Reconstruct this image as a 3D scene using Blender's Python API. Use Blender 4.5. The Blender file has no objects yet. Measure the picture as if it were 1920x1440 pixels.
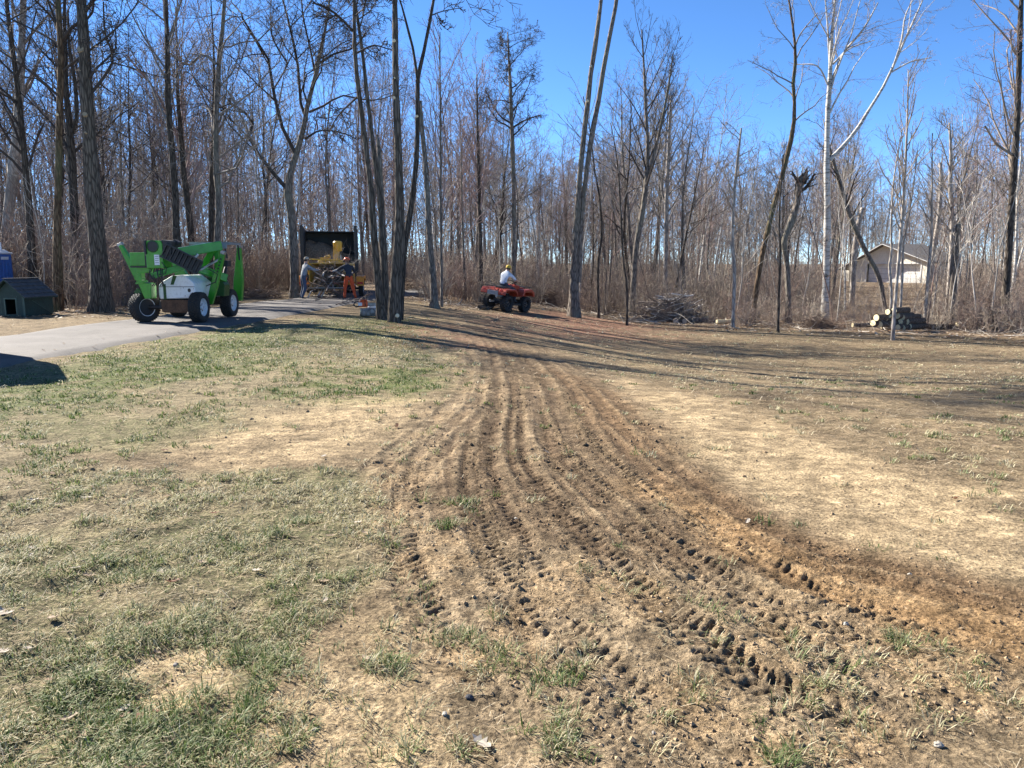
import bpy, math, random
import numpy as np
from mathutils import Vector, Matrix, Euler

SC = bpy.context.scene
COL = SC.collection
R = math.radians

# ------------------------------------------------------------------ camera, sky, sun, exposure
CAM_H, PITCH, FPX = 1.6, R(9.15), 1430.0
cam_d = bpy.data.cameras.new('camera')
cam_d.sensor_width = 36.0
cam_d.lens = 36.0 * FPX / 1920.0
cam_d.clip_start, cam_d.clip_end = 0.1, 3000.0
cam = bpy.data.objects.new('camera', cam_d)
cam.location = (0, 0, CAM_H)
cam.rotation_euler = (R(90) - PITCH, 0, 0)
COL.objects.link(cam)
SC.camera = cam

SUN_EL = R(32)
SHADOW = Vector((0.82, -0.572, 0)).normalized()          # the way shadows fall on the ground
TO_SUN = Vector((-SHADOW.x * math.cos(SUN_EL), -SHADOW.y * math.cos(SUN_EL), math.sin(SUN_EL)))
world = bpy.data.worlds.new('World')
SC.world = world
world.use_nodes = True
wn, wl = world.node_tree.nodes, world.node_tree.links
wn.clear()
sky = wn.new('ShaderNodeTexSky')
sky.sky_type = 'NISHITA'
sky.sun_disc = False
sky.sun_elevation = SUN_EL
sky.sun_rotation = math.atan2(TO_SUN.x, TO_SUN.y)
sky.altitude = 3000
sky.air_density = 0.6
sky.dust_density = 0.0
sky.ozone_density = 3.0
hs = wn.new('ShaderNodeHueSaturation')
hs.inputs['Saturation'].default_value = 1.14
hs.inputs['Hue'].default_value = 0.5
bg = wn.new('ShaderNodeBackground')
bg.inputs['Strength'].default_value = 0.098
wo = wn.new('ShaderNodeOutputWorld')
wl.new(sky.outputs[0], hs.inputs['Color'])
wl.new(hs.outputs[0], bg.inputs['Color'])
wl.new(bg.outputs[0], wo.inputs[0])

sun_d = bpy.data.lights.new('sun', 'SUN')
sun_d.energy = 5.0
sun_d.angle = R(0.53)
sun_d.color = (1.0, 0.95, 0.86)
sun = bpy.data.objects.new('sun', sun_d)
sun.rotation_euler = TO_SUN.to_track_quat('Z', 'Y').to_euler()
sun.location = (0, 0, 30)
COL.objects.link(sun)

SC.view_settings.view_transform = 'Standard'
SC.view_settings.look = 'None'
SC.view_settings.exposure = 1.70
SC.view_settings.gamma = 1.0
SC.view_settings.use_curve_mapping = False
SC.cycles.max_bounces = 5
SC.cycles.diffuse_bounces = 3

# ------------------------------------------------------------------ small maths
def sst(t):
    t = np.clip(t, 0, 1)
    return t * t * (3 - 2 * t)

def vnoise(x, y, seed=0):
    xi = np.floor(x).astype(np.int64); yi = np.floor(y).astype(np.int64)
    fx = x - xi; fy = y - yi
    fx = fx * fx * (3 - 2 * fx); fy = fy * fy * (3 - 2 * fy)
    def h(a, b):
        n = (a * 374761393 + b * 668265263 + seed * 144269504) & 0xffffffff
        n = ((n ^ (n >> 13)) * 1274126177) & 0xffffffff
        n = ((n ^ (n >> 16)) * 2246822519) & 0xffffffff
        return ((n ^ (n >> 13)) & 0xffffff) / float(0xffffff)
    a = h(xi, yi); b = h(xi + 1, yi); c = h(xi, yi + 1); d = h(xi + 1, yi + 1)
    return (a * (1 - fx) + b * fx) * (1 - fy) + (c * (1 - fx) + d * fx) * fy

def fbm(x, y, octs=4, seed=0, gain=0.5):
    x = np.asarray(x, float); y = np.asarray(y, float)
    s = 0; a = 1.0; t = 0
    for k in range(octs):
        s = s + a * vnoise(x * 2 ** k + 17.3 * k, y * 2 ** k - 9.1 * k, seed + k); t += a; a *= gain
    return s / t

def zt(x, y):
    """smooth ground: level on the left and at the camera, falling about a metre to the right"""
    x = np.asarray(x, float); y = np.asarray(y, float)
    z = -1.0 * sst((x + 5) / 12) * sst((y - 5) / 16)
    z = z + 0.35 * sst((y - 40) / 40)
    z = z + 0.10 * (fbm(x * .16, y * .16, 2, 5) - .5) * sst((y - 3) / 8)
    return z

CP, SP = math.cos(PITCH), math.sin(PITCH)
def ray(px, py):
    a = (px - 960) / FPX; b = (720 - py) / FPX
    return a, CP + b * SP, -SP + b * CP
def at(px, py, Y):
    """the point at distance Y ahead that the photograph shows at this pixel"""
    a, dy, dz = ray(px, py)
    t = Y / dy
    return Vector((a * t, Y, CAM_H + dz * t))
def G(px, py):
    """the ground point that the photograph shows at this pixel"""
    a, dy, dz = ray(px, py)
    t = 2.0
    for k in range(60):
        z = float(zt(a * t, dy * t))
        t2 = (z - CAM_H) / dz
        t = 0.5 * t + 0.5 * t2
    return Vector((a * t, dy * t, float(zt(a * t, dy * t))))
def gz(x, y):
    return float(zt(x, y))

# ------------------------------------------------------------------ materials
def new_mat(name):
    m = bpy.data.materials.new(name); m.use_nodes = True
    nt = m.node_tree
    return m, nt, nt.nodes['Principled BSDF']
def N(nt, t, **kw):
    n = nt.nodes.new(t)
    for k, v in kw.items():
        if k in n.inputs: n.inputs[k].default_value = v
        else: setattr(n, k, v)
    return n
def ramp(nt, stops, fac=None):
    r = nt.nodes.new('ShaderNodeValToRGB')
    el = r.color_ramp.elements
    while len(el) < len(stops): el.new(0.5)
    for e, (p, c) in zip(el, stops):
        e.position = p; e.color = (*c, 1) if len(c) == 3 else c
    if fac is not None: nt.links.new(fac, r.inputs[0])
    return r
def mixc(nt, fac, a, b, mode='MIX'):
    n = nt.nodes.new('ShaderNodeMix'); n.data_type = 'RGBA'; n.blend_type = mode
    for v, i in ((fac, 0), (a, 6), (b, 7)):
        if hasattr(v, 'links') or hasattr(v, 'is_linked'): nt.links.new(v, n.inputs[i])
        elif i == 0: n.inputs[0].default_value = v
        else: n.inputs[i].default_value = (*v, 1)
    return n.outputs[2]
def coords(nt, scale, kind='Object'):
    tc = nt.nodes.new('ShaderNodeTexCoord'); mp = nt.nodes.new('ShaderNodeMapping')
    mp.inputs['Scale'].default_value = scale
    nt.links.new(tc.outputs[kind], mp.inputs[0])
    return mp.outputs[0]

def paint(name, col, rough=.45, metal=0.0, var=.25, scale=6.0, dirt=(.10, .075, .05), dirt_amt=.25, bump=0.0):
    """painted or plain surface with uneven tone and some dirt"""
    m, nt, b = new_mat(name)
    v = coords(nt, (1, 1, 1))
    n1 = N(nt, 'ShaderNodeTexNoise', Scale=scale, Detail=5.0); nt.links.new(v, n1.inputs['Vector'])
    n2 = N(nt, 'ShaderNodeTexNoise', Scale=scale * 4.5, Detail=4.0); nt.links.new(v, n2.inputs['Vector'])
    lo = tuple(c * (1 - var) for c in col); hi = tuple(min(1, c * (1 + var * .6)) for c in col)
    r1 = ramp(nt, [(.3, lo), (.7, hi)], n1.outputs[0])
    r2 = ramp(nt, [(.52, (0, 0, 0)), (.72, (dirt_amt,) * 3)], n2.outputs[0])
    c = mixc(nt, r2.outputs[0], r1.outputs[0], dirt)
    nt.links.new(c, b.inputs['Base Color'])
    b.inputs['Metallic'].default_value = metal
    rr = ramp(nt, [(.3, (rough * .8,) * 3), (.7, (min(1, rough * 1.25),) * 3)], n2.outputs[0])
    nt.links.new(rr.outputs[0], b.inputs['Roughness'])
    if bump:
        bp = N(nt, 'ShaderNodeBump', Strength=bump, Distance=.02); nt.links.new(n2.outputs[0], bp.inputs['Height']); nt.links.new(bp.outputs[0], b.inputs['Normal'])
    return m

def bark(name, dark, light, vscale=11, streak=.16, lichen=None, bump=.8):
    m, nt, b = new_mat(name)
    v = coords(nt, (1, 1, streak))
    vo = N(nt, 'ShaderNodeTexVoronoi', Scale=vscale, feature='DISTANCE_TO_EDGE'); nt.links.new(v, vo.inputs['Vector'])
    n1 = N(nt, 'ShaderNodeTexNoise', Scale=vscale * 1.5, Detail=6.0, Roughness=.7); nt.links.new(v, n1.inputs['Vector'])
    v2 = coords(nt, (1, 1, .5))
    n2 = N(nt, 'ShaderNodeTexNoise', Scale=1.1, Detail=3.0); nt.links.new(v2, n2.inputs['Vector'])
    ma = N(nt, 'ShaderNodeMath', operation='MULTIPLY'); nt.links.new(vo.outputs[0], ma.inputs[0]); ma.inputs[1].default_value = 2.2
    ad = N(nt, 'ShaderNodeMath', operation='ADD'); nt.links.new(ma.outputs[0], ad.inputs[0]); nt.links.new(n1.outputs[0], ad.inputs[1])
    r = ramp(nt, [(.4, dark), (.75, tuple((a + c) / 2 for a, c in zip(dark, light))), (1.0, light)], ad.outputs[0])
    col = r.outputs[0]
    if lichen:
        rl = ramp(nt, [(.5, (0, 0, 0)), (.68, (.8, .8, .8))], n2.outputs[0])
        col = mixc(nt, rl.outputs[0], col, lichen)
    nt.links.new(col, b.inputs['Base Color'])
    b.inputs['Roughness'].default_value = .92
    b.inputs['Specular IOR Level'].default_value = .15
    bp = N(nt, 'ShaderNodeBump', Strength=bump, Distance=.03); nt.links.new(ad.outputs[0], bp.inputs['Height']); nt.links.new(bp.outputs[0], b.inputs['Normal'])
    return m

def birch_bark(name):
    m, nt, b = new_mat(name)
    v = coords(nt, (1, 1, 7))
    n1 = N(nt, 'ShaderNodeTexNoise', Scale=2.4, Detail=5.0, Roughness=.65); nt.links.new(v, n1.inputs['Vector'])
    v2 = coords(nt, (1, 1, 1))
    n2 = N(nt, 'ShaderNodeTexNoise', Scale=1.6, Detail=4.0); nt.links.new(v2, n2.inputs['Vector'])
    r = ramp(nt, [(.36, (.05, .045, .04)), (.45, (.36, .335, .30)), (.7, (.56, .53, .49))], n1.outputs[0])
    r2 = ramp(nt, [(.56, (0, 0, 0)), (.7, (.75, .75, .75))], n2.outputs[0])
    col = mixc(nt, r2.outputs[0], r.outputs[0], (.16, .13, .11))
    nt.links.new(col, b.inputs['Base Color']); b.inputs['Roughness'].default_value = .7
    return m

def plain(name, col, rough=.9, var=.3, scale=9.0):
    m, nt, b = new_mat(name)
    v = coords(nt, (1, 1, 1))
    n1 = N(nt, 'ShaderNodeTexNoise', Scale=scale, Detail=3.0); nt.links.new(v, n1.inputs['Vector'])
    r1 = ramp(nt, [(.3, tuple(c * (1 - var) for c in col)), (.7, tuple(min(1, c * (1 + var)) for c in col))], n1.outputs[0])
    nt.links.new(r1.outputs[0], b.inputs['Base Color'])
    b.inputs['Roughness'].default_value = rough
    b.inputs['Specular IOR Level'].default_value = .2
    return m

def vcol(name, rough=.9, trans=0.0):
    """colour of each blade, leaf or clod from the mesh itself"""
    m, nt, b = new_mat(name)
    a = N(nt, 'ShaderNodeAttribute', attribute_name='tone')
    nt.links.new(a.outputs['Color'], b.inputs['Base Color'])
    b.inputs['Roughness'].default_value = rough
    b.inputs['Specular IOR Level'].default_value = .25
    if trans:
        tr = N(nt, 'ShaderNodeBsdfTranslucent'); nt.links.new(a.outputs['Color'], tr.inputs['Color'])
        mx = N(nt, 'ShaderNodeMixShader'); mx.inputs[0].default_value = trans
        nt.links.new(b.outputs[0], mx.inputs[1]); nt.links.new(tr.outputs[0], mx.inputs[2])
        nt.links.new(mx.outputs[0], nt.nodes['Material Output'].inputs[0])
    return m

# ------------------------------------------------------------------ objects
def put(name, me, mat=None, parent=None, **props):
    o = bpy.data.objects.new(name, me); COL.objects.link(o)
    if mat is not None and me is not None:
        for mm in (mat if isinstance(mat, (list, tuple)) else [mat]): me.materials.append(mm)
    if parent is not None: o.parent = parent
    for k, v in props.items(): o[k] = v
    return o
def thing(name, label, cat, loc=(0, 0, 0), rotz=0.0, group=None):
    o = bpy.data.objects.new(name, None); COL.objects.link(o)
    o.empty_display_size = .3
    o.location = loc; o.rotation_euler = (0, 0, rotz)
    o['label'] = label; o['category'] = cat
    if group: o['group'] = group
    return o

def np_mesh(name, V, F, smooth=True, tone=None, matidx=None):
    """V (n,3), F (m,k) all of one size, or a list of such arrays"""
    me = bpy.data.meshes.new(name)
    Fs = [f for f in (F if isinstance(F, list) else [F]) if len(f)]
    V = np.asarray(V, np.float32)
    nl = sum(f.size for f in Fs); nf = sum(len(f) for f in Fs)
    me.vertices.add(len(V)); me.vertices.foreach_set('co', V.ravel())
    me.loops.add(nl); me.polygons.add(nf)
    me.loops.foreach_set('vertex_index', np.concatenate([f.ravel() for f in Fs]).astype(np.int32))
    st = []; p = 0
    for f in Fs:
        k = f.shape[1]; st.append(p + np.arange(len(f)) * k); p += f.size
    me.polygons.foreach_set('loop_start', np.concatenate(st).astype(np.int32))
    if matidx is not None: me.polygons.foreach_set('material_index', np.asarray(matidx, np.int32))
    me.polygons.foreach_set('use_smooth', np.full(nf, smooth))
    if tone is not None:
        a = me.attributes.new('tone', 'FLOAT_COLOR', 'POINT')
        c = np.ones((len(V), 4), np.float32); c[:, :3] = tone
        a.data.foreach_set('color', c.ravel())
    me.update(calc_edges=True)
    return me

def tubes(paths, sides):
    """paths: list of (points, radii); every tube of the same length is made in one go. -> V, F(quads)"""
    by = {}
    for p, r in paths: by.setdefault(len(p), []).append((p, r))
    VV, FF, off = [], [], 0
    for n, lst in by.items():
        P = np.array([p for p, _ in lst], float); Rr = np.array([r for _, r in lst], float)
        k = len(lst)
        T = np.empty_like(P); T[:, 1:-1] = P[:, 2:] - P[:, :-2]; T[:, 0] = P[:, 1] - P[:, 0]; T[:, -1] = P[:, -1] - P[:, -2]
        T /= np.linalg.norm(T, axis=2, keepdims=True) + 1e-9
        ref = np.zeros((k, 1, 3)); mean = P[:, -1] - P[:, 0]
        ax = np.argmin(np.abs(mean), axis=1); ref[np.arange(k), 0, ax] = 1
        U = np.cross(T, ref); U /= np.linalg.norm(U, axis=2, keepdims=True) + 1e-9
        W = np.cross(T, U)
        ang = np.arange(sides) * 2 * math.pi / sides
        V = P[:, :, None] + Rr[:, :, None, None] * (U[:, :, None] * np.cos(ang)[None, None, :, None] + W[:, :, None] * np.sin(ang)[None, None, :, None])
        idx = off + np.arange(k * n * sides).reshape(k, n, sides)
        a = idx[:, :-1, :]; b = np.roll(idx, -1, 2)[:, :-1, :]; c = np.roll(idx, -1, 2)[:, 1:, :]; d = idx[:, 1:, :]
        FF.append(np.stack([a, b, c, d], -1).reshape(-1, 4)); VV.append(V.reshape(-1, 3)); off += k * n * sides
    if not VV: return np.zeros((0, 3)), np.zeros((0, 4), int)
    return np.concatenate(VV), np.concatenate(FF)
def merge(parts):
    VV, FF, off = [], [], 0
    for V, F in parts:
        VV.append(V); FF.append(F + off); off += len(V)
    return np.concatenate(VV), np.concatenate(FF)

class MB:
    """collects boxes, prisms, bars and lathed shapes into one mesh object"""
    def __init__(s): s.v = []; s.f = []
    def add(s, vs, fs, M=None):
        o = len(s.v)
        s.v += [tuple(M @ Vector(p)) if M is not None else tuple(p) for p in vs]
        s.f += [tuple(i + o for i in f) for f in fs]
        return s
    def box(s, c, d, rot=None):
        x, y, z = (k / 2 for k in d)
        vs = [(-x, -y, -z), (x, -y, -z), (x, y, -z), (-x, y, -z), (-x, -y, z), (x, -y, z), (x, y, z), (-x, y, z)]
        M = Matrix.Translation(c)
        if rot is not None: M = M @ Euler(rot).to_matrix().to_4x4()
        return s.add(vs, [(3, 2, 1, 0), (4, 5, 6, 7), (0, 1, 5, 4), (1, 2, 6, 5), (2, 3, 7, 6), (3, 0, 4, 7)], M)
    def beam(s, a, b, w, h, w2=None, h2=None, up=(0, 0, 1)):
        a = Vector(a); b = Vector(b); t = (b - a).normalized(); u = t.cross(Vector(up))
        if u.length < 1e-4: u = t.cross(Vector((0, 1, 0)))
        u.normalize(); v = u.cross(t)
        w2 = w if w2 is None else w2; h2 = h if h2 is None else h2
        vs = [p + u * (i * ww / 2) + v * (j * hh / 2) for p, ww, hh in ((a, w, h), (b, w2, h2)) for i, j in ((-1, -1), (1, -1), (1, 1), (-1, 1))]
        return s.add(vs, [(3, 2, 1, 0), (4, 5, 6, 7), (0, 1, 5, 4), (1, 2, 6, 5), (2, 3, 7, 6), (3, 0, 4, 7)])
    def prism(s, prof, axis, lo, hi):
        """prof: outline in the two other axes (x: y,z; y: x,z; z: x,y)"""
        n = len(prof)
        def mk(p, t):
            return {'x': (t, p[0], p[1]), 'y': (p[0], t, p[1]), 'z': (p[0], p[1], t)}[axis]
        vs = [mk(p, lo) for p in prof] + [mk(p, hi) for p in prof]
        fs = [tuple(range(n)), tuple(range(2 * n - 1, n - 1, -1))] + [(i, i + n, (i + 1) % n + n, (i + 1) % n) for i in range(n)]
        return s.add(vs, fs)
    def cyl(s, a, b, r, r2=None, n=12, cap=True):
        a = Vector(a); b = Vector(b); r2 = r if r2 is None else r2
        t = (b - a).normalized(); u = t.orthogonal().normalized(); v = t.cross(u)
        vs = [p + (u * math.cos(k * 2 * math.pi / n) + v * math.sin(k * 2 * math.pi / n)) * q for p, q in ((a, r), (b, r2)) for k in range(n)]
        fs = [(k, (k + 1) % n, (k + 1) % n + n, k + n) for k in range(n)]
        if cap: fs += [tuple(range(n - 1, -1, -1)), tuple(range(n, 2 * n))]
        return s.add(vs, fs)
    def tube(s, pts, r, n=8):
        rr = r if isinstance(r, (list, tuple)) else [r] * len(pts)
        V, F = tubes([([tuple(p) for p in pts], rr)], n)
        s.add([tuple(p) for p in V], [tuple(int(i) for i in f) for f in F])
        o = len(s.v) - len(V)
        s.f += [tuple(o + k for k in range(n - 1, -1, -1)), tuple(o + (len(pts) - 1) * n + k for k in range(n))]
        return s
    def lathe(s, prof, c, axis='x', n=24):
        """prof: (offset along the axis, radius)"""
        vs, fs = [], []
        for t, r in prof:
            for k in range(n):
                a = 2 * math.pi * k / n; p = {'x': (t, r * math.cos(a), r * math.sin(a)), 'y': (r * math.cos(a), t, r * math.sin(a)), 'z': (r * math.cos(a), r * math.sin(a), t)}[axis]
                vs.append(tuple(Vector(p) + Vector(c)))
        for i in range(len(prof) - 1):
            for k in range(n):
                fs.append((i * n + k, i * n + (k + 1) % n, (i + 1) * n + (k + 1) % n, (i + 1) * n + k))
        return s.add(vs, fs)
    def ball(s, c, r, n=10, m=7):
        rx, ry, rz = r if isinstance(r, (list, tuple)) else (r, r, r)
        vs = [(c[0], c[1], c[2] - rz)]
        for i in range(1, m):
            p = -math.pi / 2 + math.pi * i / m
            vs += [(c[0] + rx * math.cos(p) * math.cos(2 * math.pi * k / n), c[1] + ry * math.cos(p) * math.sin(2 * math.pi * k / n), c[2] + rz * math.sin(p)) for k in range(n)]
        vs.append((c[0], c[1], c[2] + rz)); L = len(vs) - 1
        fs = [(0, 1 + (k + 1) % n, 1 + k) for k in range(n)]
        for i in range(m - 2):
            fs += [(1 + i * n + k, 1 + i * n + (k + 1) % n, 1 + (i + 1) * n + (k + 1) % n, 1 + (i + 1) * n + k) for k in range(n)]
        o = 1 + (m - 2) * n
        fs += [(o + k, o + (k + 1) % n, L) for k in range(n)]
        return s.add(vs, fs)
    def mesh(s, name, smooth=False):
        me = bpy.data.meshes.new(name); me.from_pydata(s.v, [], s.f)
        import bmesh
        bm = bmesh.new(); bm.from_mesh(me); bmesh.ops.recalc_face_normals(bm, faces=bm.faces); bm.to_mesh(me); bm.free()
        if smooth:
            me.shade_smooth()
            me.set_sharp_from_angle(angle=R(40))
        me.update()
        return me
    def build(s, name, mat, parent=None, bevel=0.0, smooth=False, **props):
        o = put(name, s.mesh(name, smooth), mat, parent, **props)
        if bevel:
            b = o.modifiers.new('bevel', 'BEVEL'); b.width = bevel; b.segments = 2; b.limit_method = 'ANGLE'; b.angle_limit = R(35)
        return o

def tone_inst(name, rough=.9, var=.35):
    """like plain(), the colour coming from each scattered copy"""
    m, nt, b = new_mat(name)
    a = N(nt, 'ShaderNodeAttribute', attribute_name='tone'); a.attribute_type = 'INSTANCER'
    n1 = N(nt, 'ShaderNodeTexNoise', Scale=3.0, Detail=3.0); nt.links.new(coords(nt, (1, 1, 1)), n1.inputs['Vector'])
    r = ramp(nt, [(.3, (1 - var,) * 3), (.7, (1 + var,) * 3)], n1.outputs[0])
    nt.links.new(mixc(nt, 1.0, a.outputs['Color'], r.outputs[0], 'MULTIPLY'), b.inputs['Base Color'])
    b.inputs['Roughness'].default_value = rough; b.inputs['Specular IOR Level'].default_value = .2
    return m
def scatter(name, shapes, mat, P, yaw, scl, tone, pick):
    """ONE object of uncountable growth: copies of SHAPES stand on its points"""
    coll = bpy.data.collections.new(name + '_shapes')
    for i, me in enumerate(shapes):
        me.materials.append(mat); coll.objects.link(bpy.data.objects.new('%s_shape_%02d' % (name, i), me))
    me = bpy.data.meshes.new(name); n = len(P)
    me.vertices.add(n); me.vertices.foreach_set('co', np.asarray(P, np.float32).ravel())
    a = me.attributes.new('rot', 'FLOAT_VECTOR', 'POINT'); v = np.zeros((n, 3), np.float32); v[:, 2] = yaw; a.data.foreach_set('vector', v.ravel())
    a = me.attributes.new('scl', 'FLOAT_VECTOR', 'POINT'); a.data.foreach_set('vector', np.asarray(scl, np.float32).ravel())
    a = me.attributes.new('tone', 'FLOAT_COLOR', 'POINT'); c = np.ones((n, 4), np.float32); c[:, :3] = tone; a.data.foreach_set('color', c.ravel())
    a = me.attributes.new('pick', 'INT', 'POINT'); a.data.foreach_set('value', np.asarray(pick, np.int32))
    me.update()
    o = put(name, me, None, None, kind='stuff')
    g = bpy.data.node_groups.new(name, 'GeometryNodeTree')
    g.interface.new_socket('Geometry', in_out='INPUT', socket_type='NodeSocketGeometry'); g.interface.new_socket('Geometry', in_out='OUTPUT', socket_type='NodeSocketGeometry')
    gi, go_ = g.nodes.new('NodeGroupInput'), g.nodes.new('NodeGroupOutput')
    ci = g.nodes.new('GeometryNodeCollectionInfo'); ci.inputs['Collection'].default_value = coll
    ci.inputs['Separate Children'].default_value = True; ci.inputs['Reset Children'].default_value = True
    ip = g.nodes.new('GeometryNodeInstanceOnPoints'); ip.inputs['Pick Instance'].default_value = True
    def na(k, t):
        x = g.nodes.new('GeometryNodeInputNamedAttribute'); x.data_type = t; x.inputs['Name'].default_value = k
        return [q for q in x.outputs if q.enabled and q.name == 'Attribute'][0]
    er = g.nodes.new('FunctionNodeEulerToRotation')
    L = g.links.new
    L(gi.outputs[0], ip.inputs['Points']); L(ci.outputs[0], ip.inputs['Instance']); L(na('pick', 'INT'), ip.inputs['Instance Index'])
    L(na('rot', 'FLOAT_VECTOR'), er.inputs[0]); L(er.outputs[0], ip.inputs['Rotation']); L(na('scl', 'FLOAT_VECTOR'), ip.inputs['Scale'])
    L(ip.outputs[0], go_.inputs[0])
    md = o.modifiers.new('scatter', 'NODES'); md.node_group = g
    return o
# ------------------------------------------------------------------ where the ground covers lie
def world_line(pts, n=None):
    """pixels -> smooth line on the ground (x, y)"""
    P = np.array([G(*p)[:2] for p in pts])
    if n is None: return P
    Q = np.vstack([2 * P[0] - P[1], P, 2 * P[-1] - P[-2]])
    out = []
    for i in range(len(P) - 1):
        p0, p1, p2, p3 = Q[i:i + 4]
        for t in np.linspace(0, 1, n, endpoint=False):
            out.append(.5 * (2 * p1 + (p2 - p0) * t + (2 * p0 - 5 * p1 + 4 * p2 - p3) * t * t + (3 * p1 - p0 - 3 * p2 + p3) * t ** 3))
    out.append(P[-1])
    return np.array(out)

def line_coords(x, y, L):
    """distance along and signed offset from a line"""
    best = np.full(x.shape, 1e9); S = np.zeros(x.shape); D = np.zeros(x.shape); s0 = 0.0
    for a, b in zip(L[:-1], L[1:]):
        d = b - a; ln = math.hypot(*d)
        if ln < 1e-6: continue
        t = np.clip(((x - a[0]) * d[0] + (y - a[1]) * d[1]) / ln ** 2, 0, 1)
        ex = x - a[0] - t * d[0]; ey = y - a[1] - t * d[1]
        q = ex * ex + ey * ey
        m = q < best
        best[m] = q[m]; S[m] = s0 + t[m] * ln
        D[m] = np.sign(d[0] * ey[m] - d[1] * ex[m]) * np.sqrt(q[m]); s0 += ln
    return S, D

def poly_d(x, y, P):
    """signed distance to a polygon, positive inside"""
    ins = np.zeros(x.shape, bool); best = np.full(x.shape, 1e18)
    for a, b in zip(P, np.roll(P, -1, 0)):
        d = b - a; l2 = d @ d + 1e-12
        t = np.clip(((x - a[0]) * d[0] + (y - a[1]) * d[1]) / l2, 0, 1)
        q = (x - a[0] - t * d[0]) ** 2 + (y - a[1] - t * d[1]) ** 2
        best = np.minimum(best, q)
        c = ((a[1] > y) != (b[1] > y)) & (x < (b[0] - a[0]) * (y - a[1]) / (b[1] - a[1] + 1e-12) + a[0])
        ins ^= c
    return np.where(ins, 1, -1) * np.sqrt(best)

def wp(*pts): return world_line(pts)
POLY = dict(
    track=wp((800, 598), (830, 640), (855, 700), (838, 750), (780, 800), (725, 850), (695, 900), (682, 960), (700, 1030), (735, 1100), (770, 1180), (830, 1290), (930, 1500),
             (1500, 1500), (1920, 1330), (1920, 1115), (1700, 1062), (1490, 990), (1330, 900), (1225, 810), (1130, 715), (1020, 645), (930, 606)),
    core=wp((850, 605), (890, 650), (900, 720), (870, 780), (830, 850), (800, 930), (830, 985), (960, 1030), (1150, 1050), (1380, 1080), (1600, 1150), (1920, 1230),
            (1920, 1120), (1700, 1066), (1490, 995), (1320, 900), (1220, 810), (1120, 715), (1010, 645), (930, 610)),
    rich=wp((1020, 690), (1080, 770), (1150, 850), (1240, 930), (1360, 1020), (1500, 1100), (1700, 1165), (1920, 1245), (2100, 1290), (2100, 1150), (1920, 1105), (1700, 1058), (1490, 985), (1320, 893), (1215, 803), (1115, 712)),
    rich2=wp((1150, 900), (1240, 950), (1360, 1035), (1500, 1110), (1700, 1180), (1920, 1250), (2100, 1300), (2100, 1200), (1920, 1160), (1700, 1105), (1490, 1040), (1330, 950)),
    sandr=wp((1135, 705), (1290, 735), (1480, 800), (1700, 880), (1920, 930), (2200, 990), (2200, 1150), (1920, 1100), (1700, 1050), (1490, 980), (1325, 888), (1222, 800)),
    sandl=wp((300, 850), (470, 775), (700, 740), (820, 748), (770, 805), (640, 850), (450, 880)),
    sandp=wp((215, 1260), (310, 1215), (420, 1215), (440, 1270), (420, 1340), (270, 1345)),
    sandb=wp((430, 1500), (420, 1380), (560, 1290), (640, 1180), (760, 1120), (830, 1290), (930, 1500)),
    green1=wp((-60, 770), (0, 740), (150, 680), (330, 634), (520, 612), (570, 640), (470, 690), (300, 720), (130, 760), (0, 800)),
    green2=wp((560, 745), (600, 705), (720, 690), (800, 680), (850, 705), (820, 740), (700, 752)),
    green3=wp((560, 612), (690, 596), (790, 600), (820, 616), (740, 640), (600, 640)),
    lawnN=wp((-400, 1500), (-400, 860), (0, 860), (260, 880), (480, 880), (690, 890), (725, 980), (740, 1060), (660, 1120), (580, 1180), (520, 1260), (440, 1330), (440, 1500)),
    lawnF=wp((-500, 860), (-300, 720), (0, 690), (330, 630), (560, 600), (690, 596), (790, 600), (830, 640), (855, 710), (790, 745), (560, 775), (300, 850), (0, 870)),
    red1=wp((745, 612), (830, 610), (845, 650), (760, 645)),
    red2=wp((930, 600), (990, 580), (1100, 590), (1240, 612), (1180, 635), (1040, 630)),
    brownr=wp((1480, 618), (1700, 632), (2300, 660), (2300, 640), (1700, 616), (1550, 612)),
    field=wp((840, 600), (930, 585), (1100, 592), (1300, 612), (1500, 620), (1920, 640), (2600, 690), (2600, 1050), (1920, 940), (1700, 880), (1480, 800), (1290, 735), (1120, 690), (1000, 640)),
)
EDGE = np.array([G(*p)[:2] for p in ((-900, 600), (0, 590), (210, 588), (300, 572), (470, 556), (560, 548), (700, 552), (760, 560), (830, 574), (900, 578), (1000, 573), (1100, 590), (1200, 606), (1400, 616), (1600, 622), (1920, 634), (2600, 650))])
def woods_d(x, y):
    """metres beyond the edge of the cleared ground"""
    ex = x / np.maximum(y, 1); k = EDGE[:, 0] / EDGE[:, 1]
    o = np.argsort(k)
    return y - np.interp(ex, k[o], EDGE[o, 1])

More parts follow.
